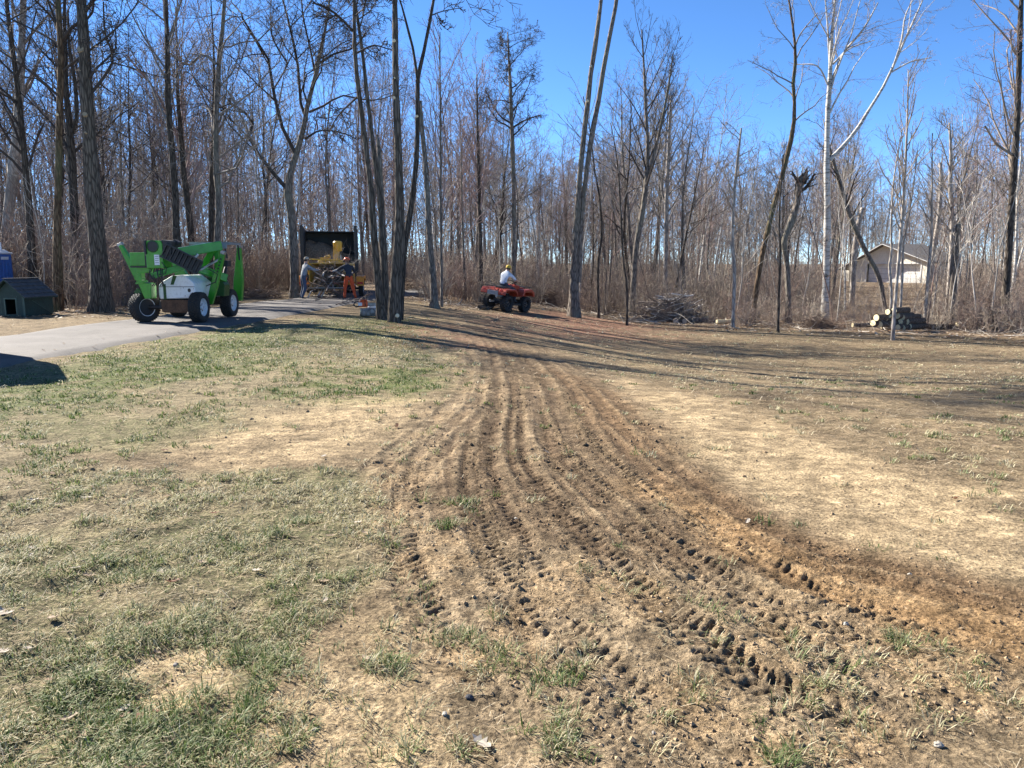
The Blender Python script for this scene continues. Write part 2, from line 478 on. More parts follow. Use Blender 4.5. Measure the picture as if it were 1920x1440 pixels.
RUTS = [
    (world_line([(860, 600), (890, 630), (907, 680), (900, 737), (877, 767), (800, 833), (750, 880), (700, 930)], 6),   .07, .014, 0, (-.25, .0, .2)),
    (world_line([(880, 600), (910, 650), (922, 690), (928, 740), (920, 787), (910, 833), (907, 880), (927, 933), (960, 1000), (1010, 1090), (1090, 1200), (1200, 1320), (1290, 1460)], 6), .095, .024, 1, (0,)),
    (world_line([(895, 600), (935, 650), (955, 690), (970, 723), (970, 780), (963, 827), (977, 880), (1027, 933), (1100, 1010), (1200, 1100), (1310, 1190), (1450, 1300), (1600, 1440)], 6), .10, .026, 1, (0, .34)),
    (world_line([(910, 605), (960, 655), (990, 680), (1020, 723), (1030, 780), (1043, 837), (1100, 890), (1180, 950), (1290, 1040), (1440, 1130), (1650, 1200), (1900, 1262)], 6), .10, .026, 1, (0, .30)),
    (world_line([(915, 605), (985, 655), (1040, 705), (1085, 780), (1130, 837), (1210, 905), (1340, 995), (1500, 1065), (1700, 1115), (1920, 1170), (2050, 1200)], 6), .10, .014, 0, (-.45, -.2, .1, .35)),
    (world_line([(893, 810), (886, 860), (884, 920), (900, 1000), (940, 1080), (1000, 1180), (1080, 1310), (1150, 1440)], 6), .095, .028, 1, (0,)),
    (world_line([(800, 840), (775, 890), (762, 950), (755, 1020), (775, 1100), (820, 1180), (880, 1260)], 6), .11, .028, 1, (0,)),
    (world_line([(940, 1200), (1040, 1270), (1140, 1350), (1230, 1450)], 6), .11, .038, 1, (0,)),
    (world_line([(1150, 1090), (1270, 1180), (1400, 1260), (1560, 1330), (1800, 1400)], 6), .10, .036, 1, (0,)),
    (world_line([(1500, 1150), (1640, 1210), (1780, 1240), (1930, 1260)], 6), .10, .028, 1, (0,)),
    (world_line([(560, 1320), (640, 1360), (720, 1440)], 6), .10, .032, 1, (0,)),
    (world_line([(80, 860), (300, 835), (480, 815), (640, 795), (800, 770)], 6), .09, .016, 1, (0,)),
    (world_line([(1100, 660), (1300, 690), (1500, 720), (1750, 770), (1950, 800)], 6), .12, .010, 0, (-.8, 0, .9)),
    (world_line([(1300, 640), (1500, 644), (1750, 652), (2000, 665)], 6), .25, .015, 0, (-.5, .5)),
]
FLOW = world_line([(868, 590), (905, 625), (950, 670), (985, 715), (1000, 760), (1003, 805), (1015, 860), (1055, 925), (1125, 1000), (1235, 1090), (1400, 1180)], 5)
def masks(x, y):
    n1 = (fbm(x * 1.7, y * 1.7, 4, 11) - .5); n2 = (fbm(x * 6, y * 6, 3, 23) - .5)
    j = n1 * 1.1 + n2 * .35
    sc = np.clip(y / 7, .5, 3)
    def M(k, soft): return sst((poly_d(x, y, POLY[k]) + j * soft * 1.6 * sc) / (soft * sc) * .5 + .5)
    m = {k: M(k, s) for k, s in dict(track=.30, core=.35, rich=.25, rich2=.25, sandr=.35, sandl=.35, sandp=.12, sandb=.35, green1=.7, green2=.5, green3=.7, lawnN=.22, lawnF=.5, red1=.8, red2=1.0, brownr=.8, field=.6).items()}
    m['woods'] = sst((woods_d(x, y) + j * 2.2) / 1.6 + .5)
    m['n1'] = n1; m['n2'] = n2
    return m

def relief(x, y, m):
    """ruts, tread marks, clumps: height over the smooth ground"""
    z = np.zeros(x.shape); tread = np.zeros(x.shape); ridge = np.zeros(x.shape)
    d = np.hypot(x, y)
    near = (y < 24) & (y > .5)
    fade = np.clip((26 - y) / 10, 0, 1)
    rough = .35 + .65 * np.clip(m['track'] + m['sandb'] * .6, 0, 1)
    z += rough * (fbm(x * 9, y * 9, 3, 31) - .5) * .026 * fade
    z += rough * (np.abs(fbm(x * 30, y * 30, 2, 37) - .5)) * .032 * np.clip((9 - y) / 5, 0, 1)
    z += (fbm(x * 1.3, y * 1.3, 3, 41) - .5) * .07 * fade
    lump = m['lawnN'] * (fbm(x * 5, y * 5, 2, 43) - .42) * .05
    z += np.maximum(lump, -.01)
    xs, ys = x[near], y[near]
    dz = np.zeros(xs.shape); tr = np.zeros(xs.shape); rd = np.zeros(xs.shape)
    wob = (fbm(xs * 2.2, ys * 2.2, 2, 53) - .5) * .04
    patch = sst((fbm(xs * 1.5, ys * 1.5, 3, 59) - .30) / .12)
    jit = fbm(xs * 5, ys * 5, 2, 69) - .5
    crumb = .45 + 1.1 * fbm(xs * 14, ys * 14, 2, 61)
    for L, w, dep, lug, offs in RUTS:
        lo = L.min(0) - 1.2; hi = L.max(0) + 1.2
        sel = (xs > lo[0]) & (xs < hi[0]) & (ys > lo[1]) & (ys < hi[1])
        if not sel.any(): continue
        S, D = line_coords(xs[sel], ys[sel], L)
        Lt = np.sum(np.hypot(*np.diff(L, axis=0).T))
        endf = sst(S / .8) * sst((Lt - S) / .8)
        acc = np.zeros(S.shape); t2 = np.zeros(S.shape); b2 = np.zeros(S.shape)
        for o in offs:
            l = D - o + wob[sel]
            win = 1 - sst((np.abs(l) - w * .7) / (w * .5))
            berm = np.exp(-((np.abs(l) - w * 1.25) / (w * .35)) ** 2)
            g = -dep * win * (.5 if lug else .9) + dep * (.30 if lug else .6) * berm * crumb[sel]
            if lug:
                p = .072
                ph = S / p + .7 * np.abs(l) / w + .5 * (l > 0) + .35 * jit[sel]
                bl = sst((np.sin(2 * math.pi * ph) - .15) / .5) * sst((np.abs(l) / w - .08) / .12)
                g = g + dep * (.15 - 1.0 * bl * (.5 + crumb[sel] * .6)) * win * patch[sel] * crumb[sel]
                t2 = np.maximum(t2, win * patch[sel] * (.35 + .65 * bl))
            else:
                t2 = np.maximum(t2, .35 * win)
            b2 = np.maximum(b2, berm * crumb[sel] * (.5 if lug else 1))
            acc = np.where(np.abs(g) > np.abs(acc), g, acc)
        rd[sel] = np.maximum(rd[sel], b2 * endf)
        acc = acc * (.46 if lug else .62) * endf; old = dz[sel]; dz[sel] = np.where(np.abs(acc) > np.abs(old), acc, old); tr[sel] = np.maximum(tr[sel], t2 * endf)
    # many fine parallel wheel lines that follow the track
    S, D = line_coords(xs, ys, FLOW)
    band = sst((1.85 - np.abs(D)) / .4) * (.42 + .58 * sst((ys - 3.4) / 2.4))
    st_ = fbm(D * 17 + .25 * fbm(S * .6, D, 2, 67), S * .16, 3, 65) - .5
    dz += st_ * .032 * band * m['track'][near]
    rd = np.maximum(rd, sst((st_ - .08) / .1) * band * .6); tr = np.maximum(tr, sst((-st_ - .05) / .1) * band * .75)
    z[near] += dz; tread[near] = tr; ridge[near] = rd
    relief.ridge = ridge
    return z, tread

# ------------------------------------------------------------------ the ground
def c3(a): return np.array(a, float)
def blend(c, col, m): return c + (c3(col) - c) * np.clip(m, 0, 1)[:, None]

NC = 690
rows = np.concatenate([np.linspace(-12, 1.4, 12), np.geomspace(1.5, 13, 545), np.geomspace(13.1, 45, 120), np.geomspace(46, 600, 36)])
c = np.linspace(-1, 1, NC)
Yp = np.maximum(rows, 0)[:, None]
inner = .80 * Yp + .55; outer = 1.6 * Yp + 14
cc = np.abs(c)[None, :]
X = np.where(cc <= .87, cc / .87 * inner, inner + (outer - inner) * ((cc - .87) / .13) ** 1.6) * np.sign(c)[None, :]
Yg = np.repeat(rows[:, None], NC, 1)
gx, gy = X.ravel(), Yg.ravel()
gm = masks(gx, gy)
gr, gt = relief(gx, gy, gm)
gzv = zt(gx, gy) + gr; ridge_ = relief.ridge
col = np.tile(c3((.225, .165, .098)), (len(gx), 1))                         # thin dead turf
fb = fbm(gx * .7, gy * .7, 4, 71); fb2 = fbm(gx * 3.1, gy * 3.1, 3, 73); fb3 = fbm(gx * .35 + 4, gy * 1.2, 3, 77)
col *= (.80 + .40 * fb)[:, None]
col = blend(col, (.150, .108, .066), gm['field'] * sst((fb3 - .38) / .2) * .75)
col = blend(col, (.27, .20, .115), gm['field'] * sst((fb2 - .5) / .15) * .5)
lawn = np.clip(gm['lawnN'] + gm['lawnF'], 0, 1)
col = blend(col, (.27, .22, .13), lawn * (.45 + .5 * fb2))
col = blend(col, (.245, .185, .11), gm['lawnF'] * sst((fb - .45) / .12) * .6)
grn = np.clip(np.maximum.reduce([gm['green1'], gm['green2'], gm['green3']]) * sst((fb2 - .30) / .25), 0, 1)
col = blend(col, (.088, .115, .030), grn * .8)
col = blend(col, (.125, .098, .060), gm['lawnN'] * sst((fb2 - .46) / .1) * sst((fb - .35) / .2) * .6)
lawn_g = np.clip((gm['lawnN'] * .7 + gm['lawnF'] * .75) * sst((fb - .42) / .2), 0, 1)
col = blend(col, (.135, .145, .062), lawn_g * .6)
for k, a in (('sandl', .8), ('sandr', .85), ('sandp', .95), ('sandb', .75)):
    col = blend(col, (.50, .37, .215), gm[k] * a * (.45 + .55 * sst((fb2 - .28) / .3)))
col = blend(col, (.335, .25, .155), gm['track'] * (.6 + .35 * fb2))
col = blend(col, (.145, .098, .058), gm['core'] * (.76 + .24 * fb))
col = blend(col, (.185, .115, .06), gm['rich'] * (.6 + .3 * fb2))
col = blend(col, (.40, .25, .12), gm['rich2'] * (.55 + .4 * fb2))
col = blend(col, (.34, .235, .13), gm['track'] * (1 - gm['core']) * sst((fb2 - .52) / .12) * .8)
col = blend(col, (.40, .295, .175), ridge_ * gm['track'] * (1 - .5 * gm['rich']) * .75 * (.4 + .6 * fb2))
col = blend(col, (.105, .068, .042), gt * gm['track'] * .5)  # moist soil in the treads, with their shade painted into the colour
col = blend(col, (.24, .105, .07), np.maximum(gm['red1'], gm['red2']) * (.55 + .45 * fb2))
col = blend(col, (.13, .085, .05), gm['brownr'] * .7)
col = blend(col, (.165, .118, .078), gm['woods'] * (.75 + .25 * fb))
col = blend(col, (.09, .068, .05), gm['woods'] * sst((fb2 - .5) / .15) * .6)
me = bpy.data.meshes.new('ground')
idx = np.arange(len(gx)).reshape(len(rows), NC)
F = np.stack([idx[:-1, :-1], idx[:-1, 1:], idx[1:, 1:], idx[1:, :-1]], -1).reshape(-1, 4)
dryness = np.clip(.55 * gm['field'] + .75 * lawn + .3 * (1 - gm['track']) - .9 * gm['rich'] - .5 * gm['core'] - .75 * gm['sandr'] - .3 * gm['sandl'], 0, 1)
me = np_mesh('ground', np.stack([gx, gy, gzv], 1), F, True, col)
a = me.attributes.new('cover', 'FLOAT_COLOR', 'POINT')
cv = np.zeros((len(gx), 4), np.float32); cv[:, 0] = dryness; cv[:, 1] = np.clip(grn + .6 * lawn_g, 0, 1); cv[:, 2] = gm['woods']; cv[:, 3] = 1
a.data.foreach_set('color', cv.ravel())

gmat, nt, b = new_mat('soil_and_turf')
base = N(nt, 'ShaderNodeAttribute', attribute_name='tone'); cov = N(nt, 'ShaderNodeAttribute', attribute_name='cover')
sep = N(nt, 'ShaderNodeSeparateColor'); nt.links.new(cov.outputs['Color'], sep.inputs[0])
v = coords(nt, (1, 1, 1))
def noise(scale, det=4.0, rough=.6, vec=v):
    n = N(nt, 'ShaderNodeTexNoise', Scale=scale, Detail=det, Roughness=rough); nt.links.new(vec, n.inputs['Vector']); return n.outputs[0]
nA, nB, nC = noise(9, 6), noise(55, 6, .7), noise(2.2, 5)
rA = ramp(nt, [(.28, (.52,) * 3), (.5, (.98,) * 3), (.74, (1.42,) * 3)], nA)
rB = ramp(nt, [(.34, (.36,) * 3), (.5, (1.0,) * 3), (.66, (1.6,) * 3)], nB)
rC = ramp(nt, [(.3, (.74,) * 3), (.7, (1.24,) * 3)], nC)
nD = noise(4.2, 9, .8)
rD = ramp(nt, [(.36, (.50,) * 3), (.5, (1.0,) * 3), (.64, (1.45,) * 3)], nD)
x1 = mixc(nt, 1.0, base.outputs['Color'], rA.outputs[0], 'MULTIPLY')
x1 = mixc(nt, 1.0, x1, rB.outputs[0], 'MULTIPLY')
x1 = mixc(nt, 1.0, x1, rC.outputs[0], 'MULTIPLY')
x1 = mixc(nt, .75, x1, mixc(nt, 1.0, x1, rD.outputs[0], 'MULTIPLY'))
# lying straw: short stretched flecks in two directions
def flecks(rot, sx, sy):
    tc = nt.nodes.new('ShaderNodeTexCoord'); mp = nt.nodes.new('ShaderNodeMapping')
    mp.inputs['Rotation'].default_value = (0, 0, rot); mp.inputs['Scale'].default_value = (sx, sy, 1)
    nt.links.new(tc.outputs['Object'], mp.inputs[0])
    return noise(1.0, 2.0, .5, mp.outputs[0])
f1, f2 = flecks(.5, 10, 48), flecks(-.7, 62, 13)
mx = N(nt, 'ShaderNodeMath', operation='MAXIMUM'); nt.links.new(f1, mx.inputs[0]); nt.links.new(f2, mx.inputs[1])
rs = ramp(nt, [(.60, (0, 0, 0)), (.68, (1, 1, 1))], mx.outputs[0])
ms = N(nt, 'ShaderNodeMath', operation='MULTIPLY'); nt.links.new(rs.outputs[0], ms.inputs[0]); nt.links.new(sep.outputs[0], ms.inputs[1])
x1 = mixc(nt, ms.outputs[0], x1, (.40, .315, .19))
# green shoots
f3 = noise(38, 3, .6)
rg = ramp(nt, [(.52, (0, 0, 0)), (.60, (1, 1, 1))], f3)
mg = N(nt, 'ShaderNodeMath', operation='MULTIPLY'); nt.links.new(rg.outputs[0], mg.inputs[0]); nt.links.new(sep.outputs[1], mg.inputs[1])
mg2 = N(nt, 'ShaderNodeMath', operation='MULTIPLY'); nt.links.new(mg.outputs[0], mg2.inputs[0]); mg2.inputs[1].default_value = .7
x1 = mixc(nt, mg2.outputs[0], x1, (.095, .14, .035))
# fallen leaves in the woods
vo = N(nt, 'ShaderNodeTexVoronoi', Scale=9.0); nt.links.new(v, vo.inputs['Vector'])
sv = N(nt, 'ShaderNodeSeparateColor'); nt.links.new(vo.outputs['Color'], sv.inputs[0])
rl = ramp(nt, [(.0, (.07, .05, .035)), (.45, (.17, .115, .07)), (.8, (.30, .22, .14)), (1, (.45, .36, .26))], sv.outputs[0])
x1 = mixc(nt, sep.outputs[2], x1, rl.outputs[0])
nt.links.new(x1, b.inputs['Base Color'])
b.inputs['Roughness'].default_value = .95; b.inputs['Specular IOR Level'].default_value = .1
bp = N(nt, 'ShaderNodeBump', Strength=1.0, Distance=.03); nt.links.new(nB, bp.inputs['Height'])
bp2 = N(nt, 'ShaderNodeBump', Strength=.6, Distance=.06); nt.links.new(nA, bp2.inputs['Height']); nt.links.new(bp.outputs[0], bp2.inputs['Normal'])
nt.links.new(bp2.outputs[0], b.inputs['Normal'])
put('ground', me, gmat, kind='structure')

# ------------------------------------------------------------------ the asphalt drive
near_e = world_line([(-500, 760), (-200, 715), (0, 693), (170, 660), (330, 632), (450, 611), (530, 596), (600, 583), (640, 575), (690, 566), (760, 556), (850, 545)], 8)
far_e = world_line([(-500, 660), (-200, 645), (0, 632), (110, 616), (230, 602), (330, 588), (420, 575), (480, 567), (540, 562), (600, 553), (680, 548), (790, 541)], 8)
n = len(near_e); K = 14
P = np.array([[near_e[i] * (1 - t) + far_e[i] * t for t in np.linspace(0, 1, K)] for i in range(n)])
P[:, 0] += (fbm(np.arange(n) * .7, np.zeros(n), 3, 3) - .5)[:, None] * .16
P[:, -1] += (fbm(np.arange(n) * .7, np.zeros(n), 3, 4) - .5)[:, None] * .16
dx, dy = P[..., 0].ravel(), P[..., 1].ravel()
dz = zt(dx, dy) + .055
dz = dz.reshape(n, K); dz[:, 0] -= .10; dz[:, -1] -= .10
idx = np.arange(n * K).reshape(n, K)
F = np.stack([idx[:-1, :-1], idx[1:, :-1], idx[1:, 1:], idx[:-1, 1:]], -1).reshape(-1, 4)[:, ::-1]
amat, nt, b = new_mat('asphalt')
v = coords(nt, (1, 1, 1))
n1 = noise(1.0, 5, .6, v); n2 = noise(140, 3, .7, v)
r1 = ramp(nt, [(.35, (.098, .084, .073)), (.65, (.142, .124, .109))], n1)
r2 = ramp(nt, [(.3, (.65,) * 3), (.7, (1.3,) * 3)], n2)
x1 = mixc(nt, 1.0, r1.outputs[0], r2.outputs[0], 'MULTIPLY')
n3 = noise(.55, 8, .7, v)
r3 = ramp(nt, [(.488, (1, 1, 1)), (.5, (.35,) * 3), (.512, (1, 1, 1))], n3)
x1 = mixc(nt, .5, x1, mixc(nt, 1.0, x1, r3.outputs[0], 'MULTIPLY'))
nt.links.new(x1, b.inputs['Base Color']); b.inputs['Roughness'].default_value = .9
bp = N(nt, 'ShaderNodeBump', Strength=.4, Distance=.01); nt.links.new(n2, bp.inputs['Height']); nt.links.new(bp.outputs[0], b.inputs['Normal'])
put('driveway', np_mesh('driveway', np.stack([dx, dy, dz.ravel()], 1), F, True), amat, kind='structure')
DRIVE = np.vstack([near_e, far_e[::-1]])

# ------------------------------------------------------------------ grass, straw, clods, leaves
rng = np.random.default_rng(7)
def sample_pts(n, y0, y1, power=1.0, margin=.8):
    """more points where they show larger; x within the ground that is in view and a bit beside it"""
    u = rng.random(n)
    if power == 1.0: y = y0 * (y1 / y0) ** u
    else: y = (y0 ** (1 - power) + u * (y1 ** (1 - power) - y0 ** (1 - power))) ** (1 / (1 - power))
    x = (rng.random(n) * 2 - 1) * (.80 * y + margin + .5)
    return x, y
def surf(x, y):
    m = masks(x, y); r, t = relief(x, y, m)
    return zt(x, y) + r, m, t
def blades(px, py, pz, h, w, az, lean, tone):
    """three bent triangles a blade"""
    n = len(px)
    d = np.stack([np.cos(az), np.sin(az), np.zeros(n)], 1); s = np.stack([-np.sin(az), np.cos(az), np.zeros(n)], 1)
    B = np.stack([px, py, pz], 1); up = np.array([0, 0, 1.0])
    a1 = lean * .55; a2 = np.minimum(lean * 1.35, 1.75)
    m1 = B + (d * np.sin(a1)[:, None] + up * np.cos(a1)[:, None]) * (h * .55)[:, None]
    t1 = m1 + (d * np.sin(a2)[:, None] + up * np.cos(a2)[:, None]) * (h * .5)[:, None]
    hw = (w / 2)[:, None]
    V = np.stack([B - s * hw, B + s * hw, m1 + s * hw * .8, m1 - s * hw * .8, t1], 1).reshape(-1, 3)
    o = np.arange(n)[:, None] * 5
    Fq = o + np.array([[0, 1, 2, 3]]); Ft = o + np.array([[3, 2, 4]])
    return V, [Fq, Ft], np.repeat(tone, 5, 0)

STRAW = np.array([(.46, .42, .25), (.56, .50, .33), (.38, .34, .19), (.50, .43, .28), (.31, .275, .155)])
OLIVE = np.array([(.19, .215, .09), (.25, .255, .115), (.145, .185, .075), (.30, .285, .145)])
GREEN = np.array([(.070, .115, .026), (.095, .145, .034), (.060, .095, .028), (.125, .17, .045)])
VV, F4, F3, TT, off = [], [], [], [], 0
def add_blades(V, F, T):
    global off
    VV.append(V); F4.append(F[0] + off); F3.append(F[1] + off); TT.append(T); off += len(V)
def tufts(x, y, nb, greenness, hh, rad):
    n = len(x)
    k = np.repeat(np.arange(n), nb)
    N_ = len(k)
    ang = rng.random(N_) * 6.283; rr = np.sqrt(rng.random(N_)) * rad[k]
    bx = x[k] + np.cos(ang) * rr; by = y[k] + np.sin(ang) * rr
    bz, _, _ = surf(bx, by)
    h = hh[k] * (.55 + .75 * rng.random(N_)); w = np.maximum(.0036, .00105 * by) * (.7 + .6 * rng.random(N_))
    comb = rng.random(n) * 6.283
    az = np.where(rng.random(N_) < .45, ang, comb[k] + rng.normal(0, .7, N_))
    lean = np.clip(.55 + .85 * rng.random(N_) + .35 * (rr / rad[k]) - .25 * greenness[k], 0, 1.5)
    g = np.clip(greenness[k] + rng.normal(0, .22, N_), 0, 1)
    ci = rng.integers(0, 5, N_); cj = rng.integers(0, 4, N_); ck = rng.integers(0, 4, N_)
    t = np.where((g < .42)[:, None], STRAW[ci], np.where((g < .75)[:, None], OLIVE[cj], GREEN[ck]))
    t = t * (.8 + .4 * rng.random((N_, 1)))
    add_blades(*blades(bx, by, bz - .004, h, w, az, lean, t))

# the lawn nearest the camera: matted, half green
x, y = sample_pts(30000, 1.55, 15.5, 1.15)
m = masks(x, y)
cl = fbm(x * 2.6, y * 2.6, 3, 91); big = fbm(x * .8, y * .8, 3, 93)
cl2 = fbm(x * 7, y * 7, 2, 95); clump = sst((.62 * cl + .38 * cl2 - .44) / .10)
dens = (m['lawnN'] * (.06 + .80 * clump) + m['lawnF'] * .65 * sst((cl - .40) / .14)) * (1 - m['sandp'] * .97) * (1 - .9 * m['sandl'])
dens = np.maximum(dens, np.maximum.reduce([m['green1'], m['green2'], m['green3']]) * .8)
dens = np.where(poly_d(x, y, DRIVE) > -.05, 0, dens)
keep = rng.random(len(x)) < dens
x, y = x[keep], y[keep]
gsel = np.maximum.reduce([m['green1'], m['green2'], m['green3']])[keep]
gg = np.clip(.22 + 1.25 * (big[keep] - .30) + .9 * (rng.random(len(x)) - .5) * (rng.random(len(x)) < .6) + .5 * gsel, 0, 1)
nb = np.clip((22 - 1.0 * y), 8, 18).astype(int)
tufts(x, y, nb, gg, (.023 + .030 * rng.random(len(x)) + .012 * gg) * (.75 + .5 * clump[keep]), .03 + .035 * rng.random(len(x)) + .003 * y)
x, y = sample_pts(15000, 12, 31, 1.3)
m = masks(x, y); cl = fbm(x * 1.6, y * 1.6, 3, 191); big = fbm(x * .6, y * .6, 3, 193)
dens = np.maximum((m['lawnF'] * .9 + .35 * m['field']) * sst((cl - .34) / .2), np.maximum.reduce([m['green1'], m['green2'], m['green3']]) * .8) * (1 - m['track'])
keep = (rng.random(len(x)) < dens) & (poly_d(x, y, DRIVE) < -.15) & (woods_d(x, y) < 1.5)
x, y = x[keep], y[keep]
gsel = np.maximum.reduce([m['green1'], m['green2'], m['green3']])[keep]
tufts(x, y, np.full(len(x), 8), np.clip(1.0 * (big[keep] - .32) + .5 * gsel - .35 * m['field'][keep] + .3 * (rng.random(len(x)) - .5), 0, 1), .03 + .03 * rng.random(len(x)), .05 + .05 * rng.random(len(x)) + .002 * y)
# separate tufts on the bare soil
x, y = sample_pts(5200, 1.6, 14, 1.1)
m = masks(x, y); cl = fbm(x * 1.4, y * 1.4, 3, 97)
bare = np.clip(m['track'] * .16 + m['sandb'] * .28 + m['sandl'] * .12 + m['sandr'] * .03 + m['field'] * .3 + .05, 0, 1) * (1 - .85 * m['rich']) * (1 - .55 * m['core'])
keep = (rng.random(len(x)) < bare * sst((cl - .35) / .2) * 1.6) & (poly_d(x, y, DRIVE) < -.1)
x, y = x[keep], y[keep]
tufts(x, y, np.full(len(x), 20), np.clip(rng.normal(.42, .28, len(x)), 0, 1), .04 + .035 * rng.random(len(x)), .025 + .035 * rng.random(len(x)) + .002 * y)
# a few strong green clumps in the left foreground
for px, py in ((365, 1310), (470, 1340), (445, 1230), (510, 1250), (160, 1290), (430, 1030), (525, 1010), (530, 1100), (560, 980), (620, 1085), (860, 945), (845, 985), (1020, 1375), (250, 1390), (540, 1400), (1560, 1290), (870, 1190), (720, 1240), (970, 1240), (1060, 1270), (1490, 1420), (1710, 1200)):
    g = G(px, py); k = 5
    x = g.x + rng.normal(0, .05, k); y = g.y + rng.normal(0, .04, k)
    tufts(x, y, np.full(k, 34), np.clip(rng.normal(.62, .16, k), 0, 1), .048 + .03 * rng.random(k), .04 + .02 * rng.random(k))
me = np_mesh('grass', np.concatenate(VV), [np.concatenate(F4), np.concatenate(F3)], False, np.concatenate(TT))
put('grass', me, vcol('grass_blades', .6, .30), kind='stuff')

# dead straw lying on the soil
x, y = sample_pts(62000, 1.6, 32, 1.15)
m = masks(x, y)
keep = (rng.random(len(x)) < np.clip(.25 + .7 * m['lawnN'] + .6 * m['field'] - .7 * m['rich'] - .25 * m['core'] - .15 * m['sandr'], .04, 1)) & (poly_d(x, y, DRIVE) < -.05)
x, y = x[keep], y[keep]; n = len(x)
z, _, _ = surf(x, y)
az = rng.random(n) * 6.283; ln = (.02 + .06 * rng.random(n) ** 2) * np.clip(y / 8, 1, 2.2); w = np.maximum(.002, .0007 * y)
d = np.stack([np.cos(az), np.sin(az), rng.normal(0, .25, n)], 1) * (ln / 2)[:, None]; s = np.stack([-np.sin(az), np.cos(az), np.zeros(n)], 1) * (w / 2)[:, None]
Pc = np.stack([x, y, z + .005 + np.abs(d[:, 2])], 1)
V = np.stack([Pc - d - s, Pc - d + s, Pc + d + s, Pc + d - s], 1).reshape(-1, 3)
T = np.repeat(np.array([(.42, .34, .21), (.50, .42, .29), (.31, .235, .14), (.2, .14, .085), (.36, .27, .165)])[rng.integers(0, 5, n)], 4, 0)
put('dead_grass', np_mesh('dead_grass', V, np.arange(4 * n).reshape(-1, 4), False, T), vcol('straw_bits', .9, .1), kind='stuff')

# crumbs of soil thrown up by the tyres
x, y = sample_pts(46000, 1.6, 13, 1.3)
m = masks(x, y); cl = fbm(x * 3, y * 3, 3, 101)
keep = rng.random(len(x)) < np.clip(m['track'] * .9 + m['sandb'] * .55 + m['sandp'] * .25 + m['sandr'] * .12 + m['sandl'] * .2 + .04, 0, 1) * sst((cl - .3) / .25)
x, y = x[keep], y[keep]; n = len(x)
z, m, t = surf(x, y)
octv = np.array([(1, 0, 0), (0, 1, 0), (-1, 0, 0), (0, -1, 0), (0, 0, .8), (0, 0, -.6)], float)
octf = np.array([(0, 1, 4), (1, 2, 4), (2, 3, 4), (3, 0, 4), (1, 0, 5), (2, 1, 5), (3, 2, 5), (0, 3, 5)])
sz = (.0025 + .008 * rng.random(n) ** 3) * np.clip(y / 4, 1, 1.7)
V = (octv[None] * (1 + rng.normal(0, .3, (n, 6, 3))) * sz[:, None, None])
ca, sa = np.cos(rng.random(n) * 6.3)[:, None], np.sin(rng.random(n) * 6.3)[:, None]
V = np.stack([V[..., 0] * ca - V[..., 1] * sa, V[..., 0] * sa + V[..., 1] * ca, V[..., 2]], -1)
V += np.stack([x, y, z + sz * .3], 1)[:, None]
base = np.where((m['core'] > .5)[:, None], c3((.19, .125, .07)), c3((.29, .205, .12)))
T = np.repeat(base * (.7 + .6 * rng.random((n, 1))), 6, 0)
put('soil_crumbs', np_mesh('soil_crumbs', V.reshape(-1, 3), (octf[None] + np.arange(n)[:, None, None] * 6).reshape(-1, 3), False, T), vcol('soil_crumb', .95), kind='stuff')

# fallen leaves: lobed oak leaves on the lawn, drifts of them along the edge of the woods
def leaves(x, y, size, tone, name, zoff=.012):
    n = len(x); z, _, _ = surf(x, y)
    lob = np.array([(-.5, 0), (-.3, .10), (-.22, .26), (-.08, .13), (.06, .33), (.16, .14), (.34, .22), (.5, 0), (.34, -.22), (.16, -.14), (.06, -.33), (-.08, -.13), (-.22, -.26), (-.3, -.10)])
    k = len(lob)
    az = rng.random(n) * 6.283; tilt = rng.normal(0, .35, n); curl = rng.random(n) * 1.5
    lx = lob[None, :, 0] * size[:, None]; ly = lob[None, :, 1] * size[:, None]
    lz = curl[:, None] * (ly ** 2 + .4 * lx ** 2) / size[:, None] * 1.6 + lx * tilt[:, None] * .4
    lz = lz - lz.min(1, keepdims=True)
    ca, sa = np.cos(az)[:, None], np.sin(az)[:, None]
    V = np.stack([x[:, None] + lx * ca - ly * sa, y[:, None] + lx * sa + ly * ca, z[:, None] + zoff + lz], -1)
    F = (np.arange(k)[None, :] + np.arange(n)[:, None] * k)
    return put(name, np_mesh(name, V.reshape(-1, 3), F, False, np.repeat(tone, k, 0)), LEAFM, kind='stuff')
LEAFM = vcol('dry_leaf', .75, .15)
LT = np.array([(.52, .43, .33), (.60, .52, .42), (.40, .29, .19), (.28, .17, .10), (.22, .10, .05), (.48, .36, .25)])
x, y = sample_pts(560, 1.8, 17, 1.0)
m = masks(x, y)
keep = (rng.random(len(x)) < np.clip(m['lawnN'] * .85 + m['lawnF'] * .6 + .05, 0, 1)) & (poly_d(x, y, DRIVE) < -.05)
x, y = x[keep], y[keep]
leaves(x, y, .035 + .05 * rng.random(len(x)), LT[rng.integers(0, 6, len(x))] * .72, 'oak_leaves', .014)
x = rng.random(26000) * 2 - 1; y = 17 + 30 * rng.random(26000); x = x * (.75 * y + 2)
wd = woods_d(x, y)
keep = ((wd > -2.2) & (rng.random(len(x)) < np.exp(-np.abs(wd - .3) / 3.0))) & (poly_d(x, y, DRIVE) < -.1)
x, y = x[keep], y[keep]
leaves(x, y, .10 + .08 * rng.random(len(x)), LT[np.minimum(rng.integers(0, 8, len(x)), 5)] * .9, 'leaf_litter', .02)
x, y = sample_pts(2600, 10, 36, 1.0)
keep = (poly_d(x, y, DRIVE) > .08) & (rng.random(len(x)) < np.where(y > 27, .9, np.where(poly_d(x, y, DRIVE) < .5, .5, .12)))
x, y = x[keep], y[keep]
leaves(x, y, .04 + .05 * rng.random(len(x)), LT[rng.integers(2, 6, len(x))] * .8, 'drive_litter', .06)
